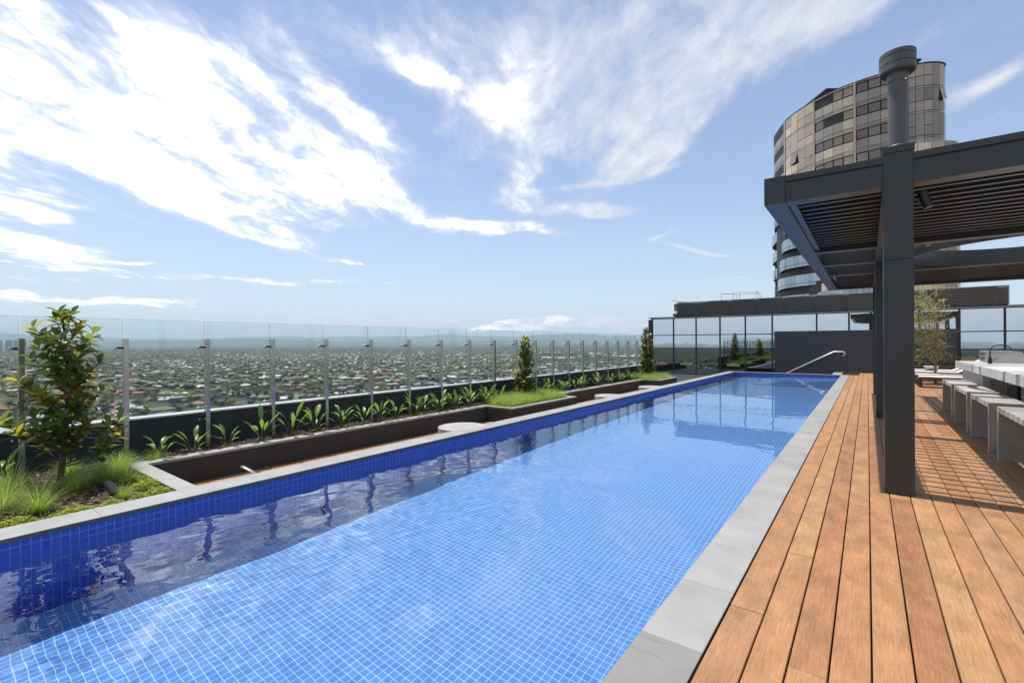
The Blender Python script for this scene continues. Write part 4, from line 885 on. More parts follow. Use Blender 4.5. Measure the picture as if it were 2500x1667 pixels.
for k in range(9):
    a = k*2.399; tx, ty = 1.33+.62*math.cos(a)*rr.uniform(.5,1), 20.95+.7*math.sin(a)*rr.uniform(.4,1); H_ = rr.uniform(2.4,3.15)
    p0 = Vector((1.80,20.95,.60)); P = [p0]
    for i in range(1, 8):
        f = i/7; P.append(Vector((1.80+(tx-1.80)*f**.8+rr.uniform(-.04,.04), 20.95+(ty-20.95)*f**.8+rr.uniform(-.04,.04), .6+(H_-.6)*f)))
    tbm.tube(P, [.022*(1-.85*i/7)+.002 for i in range(8)], 5)
    for i in range(1, 8):
        for j in range(6):
            e = P[i]+Vector((rr.gauss(0,.23), rr.gauss(0,.23), rr.gauss(.04,.16))); e.z = max(.72, e.z)
            tbm.tube([P[i], P[i].lerp(e,.6)+Vector((0,0,.03)), e], [.004,.003,.0015], 4)
            for q_ in range(17):
                f = rr.uniform(.35,1.1); pt = P[i].lerp(e, f)+Vector((rr.gauss(0,.03), rr.gauss(0,.03), rr.gauss(0,.03)))
                dd = Vector((rr.gauss(0,1), rr.gauss(0,1), rr.gauss(0,.6))); leaf(lb, pt, dd, Vector((0,0,1)) if rr.random() < .7 else Vector((1,0,.2)), rr.uniform(.035,.06), rr.uniform(.02,.032), .3, 0, rr.random(), 3)
for j, dv in enumerate(((-.9,-.1,.32),(.55,.1,.30),(-.6,.2,.25),(-.3,-.3,.55))):
    p0 = Vector((1.80,20.95,.55)); e = p0+Vector(dv); tbm.tube([p0, p0.lerp(e,.5)+Vector((0,0,.05)), e], [.010,.007,.003], 5)
    for q_ in range(34): pt = p0.lerp(e, rr.uniform(.35,1.08))+Vector((rr.gauss(0,.09), rr.gauss(0,.09), rr.gauss(.04,.08))); leaf(lb, pt, Vector((rr.gauss(0,1), rr.gauss(0,1), rr.gauss(0,.5))), Vector((0,0,1)), .055, .03, .3, 0, rr.random(), 3)
tbm.build('trunk', BARKL, tr, smooth=True); lb.build('crown', THINL, tr, smooth=True)
# ------------------------------------------------------------------ bronze glass tower
def towermat():
    m, n, l, p = newmat('bronze_reflective_panels')
    at = n.new('ShaderNodeAttribute'); at.attribute_name = 'tone'; cr = n.new('ShaderNodeValToRGB'); l.new(at.outputs['Fac'], cr.inputs[0]); e = cr.color_ramp.elements
    cr.color_ramp.interpolation = 'LINEAR'
    e[0].color = (.21, .175, .145, 1); e[1].color = (.74, .56, .34, 1)
    for ps, c in ((.3, (.31, .25, .195)), (.55, (.44, .34, .24)), (.8, (.60, .46, .30))): q = e.new(ps); q.color = rgb(c)
    l.new(cr.outputs[0], p.inputs['Base Color']); p.inputs['Metallic'].default_value = .75; p.inputs['Roughness'].default_value = .22
    g = n.new('ShaderNodeNewGeometry'); a = n.new('ShaderNodeTexNoise'); a.inputs['Scale'].default_value = .35; a.inputs['Detail'].default_value = 3; l.new(g.outputs['Position'], a.inputs['Vector'])
    bp = n.new('ShaderNodeBump'); bp.inputs['Strength'].default_value = .25; bp.inputs['Distance'].default_value = .3; l.new(a.outputs[0], bp.inputs['Height']); l.new(bp.outputs[0], p.inputs['Normal'])
    return m
TW = towermat(); TWJ = mat('dark_tower_joints', (.03, .028, .027), .6, .2); TWV = mat('dark_tower_opening', (.008, .008, .009), .7)
TWL = mat('pale_blue_grey_panels', (.34, .39, .43), .18, .5, .1, .2, toned=.5)
rv = Vector((math.cos(R(37)), math.sin(R(37)), 0)); fv = Vector((-math.sin(R(37)), math.cos(R(37)), 0))
def sdw(s_, d_): v_ = rv*s_+fv*d_; return (v_.x, v_.y)
def closed(pts, n_=12):
    out = []; m_ = len(pts)
    for i in range(m_):
        p0, p1, p2, p3 = [Vector(pts[(i+k-1) % m_]) for k in range(4)]
        for j in range(n_):
            t = j/n_; out.append(.5*((2*p1)+(-p0+p2)*t+(2*p0-5*p1+4*p2-p3)*t*t+(-p0+3*p1-3*p2+p3)*t**3))
    return out
SDP = [(46.4,83.2),(45.2,79),(44.6,75.3),(45.2,70.9),(46.4,67.6),(48.4,64.9),(50.9,62.6),(53.4,61.0),(55.6,60.9),(57.0,61.9),(58.0,65),(59.0,72),(59.5,82),(58.5,91),(55.5,94.5),(51.2,91),(48.2,86.3)]
def outline(sc_r=0.):
    c = (51.0, 78.0); return closed([sdw(s_+(sc_r if s_ > 53 else (0)), d_-(sc_r*.6 if d_ < 64 else 0)) for (s_, d_) in SDP])
def resample(path, widths):
    P = path+[path[0]]; cum = [0]
    for i in range(len(P)-1): cum.append(cum[-1]+(P[i+1]-P[i]).length)
    out = []; s_ = 0; k = 0
    def at(s_):
        s_ = min(s_, cum[-1]-1e-6); i = max(0, int(np.searchsorted(cum, s_, side='right'))-1); i = min(i, len(P)-2)
        f = (s_-cum[i])/(cum[i+1]-cum[i]); return P[i].lerp(P[i+1], f)
    while s_ < cum[-1]-.05:
        w_, ty = widths[k % len(widths)]; k += 1; e_ = min(cum[-1], s_+w_); out.append((at(s_), at(e_), ty)); s_ = e_
    return out
tow = empty('apartment_tower', (*sdw(51, 80), -60), 'curved apartment tower with bronze and copper mirror panels rising behind the terrace', 'tower')
WID_OLD = [(.30,'P')]+[(1.42,'L')]*4+[(.30,'P')]+[(1.42,'L')]*3+[(.30,'P')]+[(1.42,'N')]*3+[(.30,'P')]+[(1.35,'N')]*4
rr = random.Random(12)
CR_X = [75,95,120,165,215,(235),315,405,515,630,(660),780,915,1060,1210,(1250),1425,1605,1780,1890,2000,2105,2230,2355,2450,2520,2555]
CR_T = ['L','L','L','L','P','N','N','N','N','P','L','L','L','L','P','L','L','L','N','N','N','N','N','N','N','N']
def upcols():
    P = outline(); rat = [sd_of(p_)[0]/sd_of(p_)[1] for p_ in P]; i0 = int(np.argmin(rat)); i1 = int(np.argmax(rat)); n_ = len(P)
    idx = [(i0+k) % n_ for k in range((i1-i0) % n_+1)]; R_ = [rat[i] for i in idx]; Q = [P[i] for i in idx]
    def at(r_):
        r_ = min(max(r_, R_[0]), R_[-1])
        for k in range(len(R_)-1):
            if R_[k] <= r_ <= R_[k+1]: return Q[k].lerp(Q[k+1], (r_-R_[k])/max(1e-9, R_[k+1]-R_[k]))
        return Q[-1]
    pts = [at((1880+x/5.8725-1250)/1151.5) for x in CR_X]
    out = [(pts[i], pts[i+1], CR_T[i]) for i in range(len(pts)-1) if (pts[i]-pts[i+1]).length > .05]
    if (Q[0]-pts[0]).length > .1: out.insert(0, (Q[0], pts[0], 'N'))
    if (Q[-1]-pts[-1]).length > .1: out.append((pts[-1], Q[-1], 'N'))
    return out
def sd_of(p_): return p_.x*rv.x+p_.y*rv.y, p_.x*fv.x+p_.y*fv.y
up = upcols(); lo = resample(outline(1.2), [(1.45,'N')]*5+[(.22,'P')])
def sd_of(p_): return p_.x*rv.x+p_.y*rv.y, p_.x*fv.x+p_.y*fv.y
FH, TOP, LOWTOP = 3.22, 37.4, 27.0
pan = MB(); jnt = MB(); void = MB(); lou = MB(); bal = MB()
def quad(b, A, B_, z0, z1, off, t, m=0, gap=.024, tilt=0.):
    d = (B_-A).normalized(); nrm = Vector((d.y, -d.x)); 
    if nrm.dot(A-Vector(sdw(51, 80))) < 0: nrm = -nrm
    a = A+d*gap; c = B_-d*gap; o1 = nrm*off; o0 = nrm*(off+tilt)
    pts = [(a.x+o0.x, a.y+o0.y, z0+gap), (c.x+o0.x, c.y+o0.y, z0+gap), (c.x+o1.x, c.y+o1.y, z1-gap), (a.x+o1.x, a.y+o1.y, z1-gap)]
    if (Vector(pts[1])-Vector(pts[0])).cross(Vector(pts[3])-Vector(pts[0])).dot(Vector((*nrm, 0))) < 0: pts = pts[::-1]
    b.poly(pts, m, t)
def front(A):
    s_, d_ = sd_of(A); return d_ < 88 and not (s_ > 57.8)
for k, (A, B_, ty) in enumerate(up):
    s_, d_ = sd_of(A); vis = d_ < 90
    z = TOP; fl_ = 0; ct = rr.uniform(.3, .5)+(.3 if 66 < d_ < 73.5 else 0)
    while z > LOWTOP-6.6*0-FH*8:
        zt = z; zb = z-FH
        lowleft = (zb < 20.9 and s_ < 49.8 and d_ > 63)
        if zb < (LOWTOP if s_ > 49.8 else 3): 
            if zt <= LOWTOP or s_ < 49.8: break
        tn = lambda: min(1, max(0, rr.gauss(ct, .13)))
        if lowleft and zb > 7.5:
            pass
        elif ty == 'P': quad(pan, A, B_, zb, zt, .06, .62, gap=.02)
        elif ty == 'L':
            xx_ = 1250+1151.5*(sd_of((A+B_)/2)[0]/sd_of((A+B_)/2)[1]); dkc = (fl_ == 0 and 1990 < xx_ < 2033) or (fl_ == 1 and 2012 < xx_ < 2058)
            quad(pan, A, B_, zb+2.95, zt, 0, tn()*.8 if fl_ else tn()); quad(pan, A, B_, zb+2.95 if 0 else zb, zb+.27, 0, tn()*.8)
            quad(pan, A, B_, zb+.29, zb+1.55, 0, tn())
            if not dkc: quad(pan, A, B_, zb+1.60, zb+2.9, -.08, tn()*.8, gap=.09)
            for j in range(4): quad(pan, A, B_, zb+1.70+j*.29, zb+1.86+j*.29, .0, .3, 1, gap=.05)
        else:
            big = rr.random() < .45
            if big: quad(pan, A, B_, zb+.30, zt, 0, tn())
            else: quad(pan, A, B_, zb+.30, zb+1.6, 0, tn()); quad(pan, A, B_, zb+1.63, zt, 0 if rr.random() > .12 else .03, tn(), tilt=0 if rr.random() > .1 else .35)
            quad(pan, A, B_, zb, zb+.27, 0, tn())
        z -= FH; fl_ += 1
core = [Vector((p_.x, p_.y)) for p_ in outline()]
cc_ = Vector(sdw(51, 80)); core_in = [cc_+(p_-cc_)*.988 for p_ in core]; core_in2 = [cc_+(p_-cc_)*.93 for p_ in core]
jnt.prism([tuple(p_) for p_ in core_in], 21.2, TOP-.06); jnt.prism([tuple(p_) for p_ in core_in2], 7, 21.21, cap=False)
for k, (A, B_, ty) in enumerate(lo):            # wider lower storeys on the right
    s_, d_ = sd_of(A); ct = rr.uniform(.35, .95)
    if s_ < 49.2 and d_ < 92: 
        z = 7.8; 
    else: z = LOWTOP
    while z > -2:
        t_ = min(1, max(0, rr.gauss(ct, .2)))
        if rr.random() < .06: quad(void, A, B_, z-FH+1.2, z-.5, .01, 0)
        quad(pan, A, B_, z-FH+.02, z-FH+1.12, 0, t_); quad(pan, A, B_, z-FH+1.15, z, 0, min(1, t_*rr.uniform(.7, 1.2)))
        z -= FH
lo_out = outline(1.2); lin = [cc_+(Vector((p_.x, p_.y))-cc_)*.985 for p_ in lo_out]
jnt.prism([tuple(p_) for p_ in lin], -60, 7.75)
half = [p_ for p_ in lin if sd_of(p_)[0] > 49.8]
jnt.prism([tuple(p_) for p_ in half], 7.76, LOWTOP-.04)
# wavy balconies on the lower left
segs_ = [(A, B_) for (A, B_, ty) in resample(outline(), [(.72, 'x')]) if sd_of(A)[0] < 58 and sd_of(A)[1] < 92 and sd_of(A)[1] > 62.5]
for f_ in range(5):
    zb = 7.0+f_*3.0; 
    def off(A, f_=f_): s_, d_ = sd_of(A); return -.05+.55*math.sin(d_*.42+f_*.5)*(1 if d_ > 66 else .3)
    for (A, B_) in segs_:
        d = (B_-A).normalized(); nrm = Vector((d.y, -d.x)); nrm = nrm if nrm.dot(A-cc_) > 0 else -nrm
        a, c = A+nrm*off(A), B_+nrm*off(B_)
        t_ = rr.uniform(-.3, .6)
        for (z0, z1, o) in ((zb, zb+.46, 0.), (zb+.50, zb+1.75, .03)):
            g_ = .02; a_, c_ = a+nrm*o+d*g_, c+nrm*o-d*g_; P = [(a_.x,a_.y,z0),(c_.x,c_.y,z0),(c_.x,c_.y,z1),(a_.x,a_.y,z1)]
            bal.poly(P, 0, t_); 
        s_, d_ = sd_of(A); lim_ = 45.0 if f_ <= 0 else (46.0 if f_ == 1 else (47.6 if f_ == 2 else 49.0))
        if s_ > lim_ and d_ < 70.5:
            P = [(a.x,a.y,zb+1.78),(c.x,c.y,zb+1.78),(c.x,c.y,zb+2.98),(a.x,a.y,zb+2.98)]; pan.poly(P, 0, min(1, max(0, rr.gauss(.8, .15))))
        ai, ci = A-nrm*1.7, B_-nrm*1.7; bal.poly([(a.x,a.y,zb),(ai.x,ai.y,zb),(ci.x,ci.y,zb),(c.x,c.y,zb)], 1); bal.poly([(a.x,a.y,zb+.39),(c.x,c.y,zb+.39),(ci.x,ci.y,zb+.39),(ai.x,ai.y,zb+.39)], 1)
pan.build('facade_panels', [TW, TWJ], tow); jnt.build('core', TWJ, tow); void.build('opening', TWV, tow); bal.build('balconies', [TWL, TWJ], tow)
for (s0_, s1_, d0_, d1_, h_) in ((46.9,50.2,70,76,1.5),(53.6,54.9,63.4,66,1.9),(50,54,78,86,2.2)):
    b = MB(); q_ = [sdw(s0_, d0_), sdw(s1_, d0_), sdw(s1_, d1_), sdw(s0_, d1_)]; b.prism(q_, TOP-.05, TOP+h_-.25); 
    q2 = [sdw(s0_-.2, d0_-.2), sdw(s1_+.2, d0_-.2), sdw(s1_+.2, d1_+.2), sdw(s0_-.2, d1_+.2)]; b.prism(q2, TOP+h_-.25, TOP+h_); b.build('plant_box', TWJ, tow)
b = MB(); b.prism([tuple(cc_+(p_-cc_)*1.004) for p_ in core], TOP-.06, TOP+.06); b.build('roof_edge', TWJ, tow)

# ------------------------------------------------------------------ the plain with its suburb
GZ = -60.
def groundmat():
    m, n, l, p = newmat('suburban_ground')
    g = n.new('ShaderNodeNewGeometry')
    def no(sc_, det): a = n.new('ShaderNodeTexNoise'); a.inputs['Scale'].default_value = sc_; a.inputs['Detail'].default_value = det; a.inputs['Roughness'].default_value = .65; l.new(g.outputs['Position'], a.inputs['Vector']); return a.outputs[0]
    vo = n.new('ShaderNodeTexVoronoi'); vo.inputs['Scale'].default_value = .045; l.new(g.outputs['Position'], vo.inputs['Vector'])
    cr = n.new('ShaderNodeValToRGB'); cr.color_ramp.interpolation = 'CONSTANT'; e = cr.color_ramp.elements
    sp = n.new('ShaderNodeSeparateXYZ'); l.new(vo.outputs['Color'], sp.inputs[0]); l.new(sp.outputs[0], cr.inputs[0])
    e[0].color = (.058, .066, .042, 1); e[1].color = (.28, .27, .25, 1); e[1].position = .93
    for ps, c in ((.35, (.08, .085, .06)), (.6, (.13, .128, .11)), (.75, (.045, .052, .034)), (.86, (.19, .165, .14))): q = e.new(ps); q.color = rgb(c)
    mx = n.new('ShaderNodeMix'); mx.data_type = 'RGBA'; mr = n.new('ShaderNodeMapRange'); l.new(no(.02, 8), mr.inputs['Value']); mr.inputs['From Min'].default_value = .42; mr.inputs['From Max'].default_value = .6
    l.new(mr.outputs[0], mx.inputs[0]); l.new(cr.outputs[0], mx.inputs[6]); mx.inputs[7].default_value = (.05, .07, .032, 1)
    mx2 = n.new('ShaderNodeMix'); mx2.data_type = 'RGBA'; mr2 = n.new('ShaderNodeMapRange'); l.new(no(.0012, 4), mr2.inputs['Value']); mr2.inputs['From Min'].default_value = .5; mr2.inputs['From Max'].default_value = .62; mr2.inputs['To Max'].default_value = .8
    l.new(mr2.outputs[0], mx2.inputs[0]); l.new(mx.outputs[2], mx2.inputs[6]); mx2.inputs[7].default_value = (.042, .062, .03, 1)
    l.new(mx2.outputs[2], p.inputs['Base Color']); p.inputs['Roughness'].default_value = .95; p.inputs['Specular IOR Level'].default_value = .1
    return m
b = MB(); rings = [0, 300, 1000, 3000, 9000, 22000]; na = 64
for r_ in rings[1:]:
    for k in range(na): a = 2*math.pi*k/na; b.v.append((r_*math.cos(a), r_*math.sin(a), GZ))
b.v.append((0, 0, GZ)); cidx = len(b.v)-1
for k in range(na): b.face((cidx, k, (k+1) % na))
for i in range(len(rings)-2):
    for k in range(na): k2 = (k+1) % na; b.face((i*na+k, (i+1)*na+k, (i+1)*na+k2, i*na+k2))
tag(b.build('ground', groundmat()), kind='structure')
HILLM = mat('wooded_far_hills', (.05, .07, .035), .95, 0, .25, .0006)
def hillridge(r0, r1, hfun, name, nr=10):
    b = MB(); azs = np.linspace(-30, 115, 260)
    for j in range(nr+1):
        f = j/nr; r_ = r0+(r1-r0)*f
        for a in azs: h = hfun(a)*math.sin(math.pi*min(1, f*1.0))**.8 if 0 < f < 1 else -8; b.v.append((-math.sin(R(a))*r_, math.cos(R(a))*r_, GZ-2+h))
    n_ = len(azs)
    for j in range(nr):
        for i in range(n_-1): q = j*n_+i; b.face((q, q+1, q+n_+1, q+n_))
    o = b.build(name, HILLM, smooth=True); tag(o, kind='structure'); return o
def fb(a, s_, seed): return sum(math.sin(a*s_*2**k+seed*(k+1)*1.7)*.55**k for k in range(6))/1.6
def far_h(a):
    base = 300+55*fb(a, .11, 2.); base += 85*math.exp(-((a-45)/2.6)**2)+70*math.exp(-((a-31)/4.)**2)+45*math.exp(-((a-84)/8)**2)-70*math.exp(-((a-37)/3)**2)-40*math.exp(-((a-74)/6)**2)
    return base+14*fb(a, 1.1, 5.)
hillridge(15500, 20500, far_h, 'hills')
hillridge(9500, 13000, lambda a: 100+26*fb(a, .22, 7.)+12*fb(a, .9, 3.)+(30 if a > 50 else 0)*min(1, max(0, (a-50)/10)), 'hills')
hillridge(6200, 8600, lambda a: 34+14*fb(a, .3, 1.)+7*fb(a, 1.3, 4.), 'hills')

# house kinds
ROOFC = [('terracotta-roofed', (.24,.125,.085)), ('orange-tiled', (.27,.17,.115)), ('grey-roofed', (.19,.19,.185)), ('charcoal-roofed', (.07,.07,.072)), ('pale-roofed', (.42,.42,.41)), ('brown-roofed', (.17,.12,.09)), ('white-roofed', (.62,.62,.60))]
RM = [mat('roof_'+a.split('-')[0], c, .85, 0, .18, .25) for a, c in ROOFC]
WALLM = [mat('pale_house_wall', (.30,.285,.255), .85, 0, .12, .3), mat('brick_house_wall', (.22,.13,.095), .85, 0, .2, .3)]
WINM = mat('dark_house_window', (.03,.035,.04), .2)
def roofgeo(b, hx, hy, z, rh, kind, m=0, t=0., cx=0, cy=0, ca=1, sa=0, ov=.6):
    def T(x, y, z_): return (cx+x*ca-y*sa, cy+x*sa+y*ca, z_)
    X_, Y_ = hx+ov, hy+ov; n0 = len(b.v)
    if kind == 'hip':
        r_ = max(0.3, X_-Y_*.95); b.v += [T(-X_,-Y_,z),T(X_,-Y_,z),T(X_,Y_,z),T(-X_,Y_,z),T(-r_,0,z+rh),T(r_,0,z+rh)]
        for q in ((0,1,5,4),(1,2,5),(2,3,4,5),(3,0,4),(3,2,1,0)): b.face([n0+i for i in q], m, t)
    elif kind == 'gable':
        b.v += [T(-X_,-Y_,z),T(X_,-Y_,z),T(X_,Y_,z),T(-X_,Y_,z),T(-X_,0,z+rh),T(X_,0,z+rh)]
        for q in ((0,1,5,4),(2,3,4,5),(1,2,5),(3,0,4),(3,2,1,0)): b.face([n0+i for i in q], m, t)
    else:
        b.v += [T(-X_,-Y_,z),T(X_,-Y_,z),T(X_,Y_,z),T(-X_,Y_,z),T(-X_,-Y_,z+.5),T(X_,-Y_,z+.5),T(X_,Y_,z+.5),T(-X_,Y_,z+.5)]
        for q in ((0,1,5,4),(1,2,6,5),(2,3,7,6),(3,0,4,7),(4,5,6,7),(3,2,1,0)): b.face([n0+i for i in q], m, t)
def house_proto(ri, kind, hx, hy, two):
    e = empty('suburban_house', (0, 0, GZ), 'house', 'house', 'suburban houses on the plain below')
    wh = 5.4 if two else 2.8
    w = MB(); w.box(-hx,hx,-hy,hy,0,wh); w.box(hx*.2,hx*.95,-hy-4,-hy-.01,0,2.6); wo_ = w.build('wall', WALLM[(ri+two) % 2], e, local=True)
    r_ = MB(); roofgeo(r_, hx, hy, wh, 2.0 if kind != 'flat' else .5, kind); roofgeo(r_, hx*.375, 2.2, 2.62, 1.3, 'hip' if kind != 'flat' else 'flat', cx=hx*.575, cy=-hy-2.0, ov=.4); ro_ = r_.build('roof', RM[ri], e, local=True)
    wi = MB(); 
    for k in range(3): x = -hx*.7+k*hx*.55; wi.box(x-.9, x+.9, -hy-.03, -hy+.02, 1.0, 2.2); wi.box(x-.9, x+.9, hy-.02, hy+.03, 1.0, 2.2)
    wi_ = wi.build('windows', WINM, e, local=True); wi_['label'] = 'dark windows in the long sides'
    return e, [wo_, ro_, wi_], (ri, kind, two)
# scatter positions
rng = np.random.RandomState(11)
def visible_ground(az):                      # nearest ground seen over the parapet in this direction
    s_ = math.sin(R(az)); return 60/(.955*s_/7.75)*.93 if s_ > .05 else 1e9
cells = []
G_ = 23.
for (a0, a1, rmin, rmax, keep) in ((17, 88, 350, 3300, .78), (150, 176, 300, 1500, .4)):
    lim = rmax
    xs_ = np.arange(-lim, lim, G_); 
    xx, yy = np.meshgrid(xs_, xs_); 
    # streets bend a little between neighbourhoods
    xx2 = xx+60*np.sin(yy/900)+rng.uniform(-4, 4, xx.shape); yy2 = yy+70*np.sin(xx/1100+1)+rng.uniform(-4, 4, xx.shape)
    rr_ = np.hypot(xx2, yy2); az = np.degrees(np.arctan2(-xx2, yy2))
    ok = (rr_ > rmin) & (rr_ < rmax) & (az > a0) & (az < a1)
    if a1 < 100: ok &= rr_ > np.array(60/(.955*np.maximum(.05, np.sin(np.radians(az)))/7.75))*.93
    row = np.round(yy/G_).astype(int) % 3; ok &= (row != 0)
    ok &= rng.rand(*xx.shape) < keep*np.clip(1.15-rr_/6500, .5, 1)
    park = np.sin(xx2/410+.5)*np.sin(yy2/530+1.)+.5*np.sin(xx2/170)*np.cos(yy2/210)
    hs_ok = ok & (park < .62)
    cells.append(np.stack([xx2[hs_ok], yy2[hs_ok], rr_[hs_ok], az[hs_ok], np.full(hs_ok.sum(), 0)], 1))
    tr_ok = ok & (park >= .62)
    cells.append(np.stack([xx2[tr_ok], yy2[tr_ok], rr_[tr_ok], az[tr_ok], np.full(tr_ok.sum(), 1)], 1))
cells = np.concatenate(cells)
WHS = [(30.5, 1690, 62, 20, 7), (32.6, 1740, 50, 18, 7), (23.5, 1900, 70, 22, 7), (27, 2250, 60, 25, 8), (64, 900, 26, 13, 6)]
houses = cells[cells[:, 4] == 0]; houses = houses[np.argsort(houses[:, 2])]
def near_wh(x, y): return any(math.hypot(x+math.sin(R(a))*r_, y-math.cos(R(a))*r_) < L_*.9 for a, r_, L_, w_, h_ in WHS)
inview = [h for h in houses if h[3] < 90 and not near_wh(h[0], h[1])]
indiv = inview[:300]; rest = [h for h in inview[300:]]+[h for h in houses if h[3] >= 90]
protos_h = {}
WT = [.09, .05, .30, .18, .19, .14, .05]
rr = random.Random(77); panelcount = {}
def panel_of(x, y):
    az = math.atan2(-x, y); yf = 7.56/math.tan(az); return int(math.floor((yf-P0)/PP))+1
for h in indiv:
    ri = rr.choices(range(7), WT)[0]; kind = rr.choices(['hip', 'gable', 'flat'], [.72, .2, .08])[0]; two = rr.random() < .22; key = (ri, kind, two)
    pi = panel_of(h[0], h[1]); panelcount[pi] = panelcount.get(pi, 0)+1; nth = panelcount[pi]
    side = f'glass panel {ordn(pi+1)} from left' if 0 <= pi < 40 else 'a glass panel'
    lab = f"{'two-storey ' if two else ''}{ROOFC[ri][0]} house, {ordn(nth-1)} nearest seen through {side}"
    rz = rr.choice([0, 1.57])+rr.uniform(-.12, .12)+.2*math.sin(h[0]/500); s_ = rr.uniform(.85, 1.2)
    if key not in protos_h:
        e, kids, _ = house_proto(ri, kind, rr.uniform(8, 9.5), rr.uniform(5, 6), two); protos_h[key] = (e, kids); e.location = (h[0], h[1], GZ); e.rotation_euler = (0, 0, rz); e['label'] = lab
    else:
        e, kids = protos_h[key]; copy_tree(e, (h[0], h[1], GZ), rz, (s_, s_, 1), lab, kids=kids)
b = MB()
RI = {'hip':0}
for h in rest:
    ri = rr.choices(range(7), WT)[0]; kind = 'hip' if rr.random() < .75 else 'gable'; two = rr.random() < .2; hx, hy = rr.uniform(6.5, 9.5), rr.uniform(4.5, 6); wh = 5.4 if two else 2.8
    a = rr.choice([0, 1.57])+rr.uniform(-.1, .1)+.2*math.sin(h[0]/500); ca, sa = math.cos(a), math.sin(a); n0 = len(b.v)
    for z in (GZ, GZ+wh):
        for (x, y) in ((-hx,-hy),(hx,-hy),(hx,hy),(-hx,hy)): b.v.append((h[0]+x*ca-y*sa, h[1]+x*sa+y*ca, z))
    for q in ((0,1,5,4),(1,2,6,5),(2,3,7,6),(3,0,4,7)): b.face([n0+i for i in q], 7+(rr.random() < .4))
    roofgeo(b, hx, hy, GZ+wh, 2., kind, ri, 0, h[0], h[1], ca, sa)
# beyond, rows of roofs thin out toward the horizon
for k in range(9000):
    az = rng.uniform(17, 88); r_ = 3300*math.exp(rng.uniform(0, 1)*math.log(8500/3300)); x, y = -math.sin(R(az))*r_, math.cos(R(az))*r_
    s_ = rng.uniform(6, 13)*(r_/3300)**.5; ri = rr.choices(range(7), [.03, .02, .34, .25, .22, .1, .04])[0]; n0 = len(b.v); a = rr.uniform(-.2, .2); ca, sa = math.cos(a), math.sin(a)
    for z in (GZ, GZ+3.5):
        for (u, v_) in ((-s_,-s_*.6),(s_,-s_*.6),(s_,s_*.6),(-s_,s_*.6)): b.v.append((x+u*ca-v_*sa, y+u*sa+v_*ca, z))
    for q in ((0,1,5,4),(1,2,6,5),(2,3,7,6),(3,0,4,7)): b.face([n0+i for i in q], 7)
    roofgeo(b, s_, s_*.6, GZ+3.5, 2.5, 'hip', ri, 0, x, y, ca, sa)
tag(b.build('distant_houses', RM+WALLM), 'thousands of further suburban roofs spreading to the horizon', 'houses', kind='stuff')
for k, (az, r_, L_, w_, h_) in enumerate(WHS):
    x, y = -math.sin(R(az))*r_, math.cos(R(az))*r_
    e = empty('warehouse', (x, y, GZ), ['long white-roofed warehouse seen beyond the column magnolia','white-roofed warehouse right beside the longer one','widest white-roofed warehouse, seen near the pavilion','farthest pale warehouse between the middle posts','large pale flat-roofed school hall among the near houses'][k], 'warehouse', 'large pale-roofed sheds', R(az))
    b = MB(); b.box(-L_/2,L_/2,-w_/2,w_/2,0,h_); b.build('wall', WALLM[0], e, local=True); b = MB(); roofgeo(b, L_/2, w_/2, h_, 1.8, 'gable', ov=.5); b.build('roof', RM[6], e, local=True)
for k, (az, r_, w_, h_) in enumerate(((83.85,5500,40,92),(83.2,5600,75,98),(84.35,5300,25,93))):
    x, y = -math.sin(R(az))*r_, math.cos(R(az))*r_
    e = empty('office_block', (x, y, GZ), ['grey distant office block on the horizon at the left','wider dark distant office block just left of the magnolia','slim pale distant tower at the left frame edge'][k], 'building', 'distant office blocks', R(az))
    b = MB(); b.box(-w_/2,w_/2,-9,9,0,h_); b.box(-w_/4,w_/4,-5,5,h_,h_+3); b.build('wall', mat('distant_office_wall', (.16,.17,.19), .6), e, local=True); b = MB()
    for f_ in range(20): b.box(-w_/2-.1,w_/2+.1,-9.1,9.1,3+f_*3.4,4.7+f_*3.4)
    b.build('windows', mat('distant_office_glass', (.06,.07,.09), .2), e, local=True)

# trees of the suburb: leafy clumped crowns on short trunks
def sphere_pts(n_):
    i = np.arange(n_)+.5; ph = np.arccos(1-2*i/n_); th = math.pi*(1+5**.5)*i; return np.stack([np.cos(th)*np.sin(ph), np.sin(th)*np.sin(ph), np.cos(ph)], 1)
bmt = bmesh.new(); bmesh.ops.create_icosphere(bmt, subdivisions=2, radius=1); ICV2 = np.array([v.co[:] for v in bmt.verts]); ICF2 = [tuple(v.index for v in f.verts) for f in bmt.faces]; bmt.free()
bmt = bmesh.new(); bmesh.ops.create_icosphere(bmt, subdivisions=1, radius=1); ICV1 = np.array([v.co[:] for v in bmt.verts]); ICF1 = [tuple(v.index for v in f.verts) for f in bmt.faces]; bmt.free()
def treemat(name, c0, c1):
    m, n, l, p = newmat(name); at = n.new('ShaderNodeAttribute'); at.attribute_name = 'tone'; cr = n.new('ShaderNodeValToRGB'); l.new(at.outputs['Fac'], cr.inputs[0])
    cr.color_ramp.elements[0].color = rgb(c0); cr.color_ramp.elements[1].color = rgb(c1); l.new(cr.outputs[0], p.inputs['Base Color']); p.inputs['Roughness'].default_value = .9; p.inputs['Specular IOR Level'].default_value = .15; return m
TRM = [('dark green', treemat('dark_gum_foliage', (.045,.06,.032), (.11,.13,.06))), ('olive green', treemat('olive_foliage', (.07,.082,.04), (.13,.145,.07))), ('bright yellow-green', treemat('spring_foliage', (.13,.19,.03), (.28,.33,.06)))]
TALL = treemat('mixed_distant_foliage', (.052,.064,.038), (.20,.22,.10))
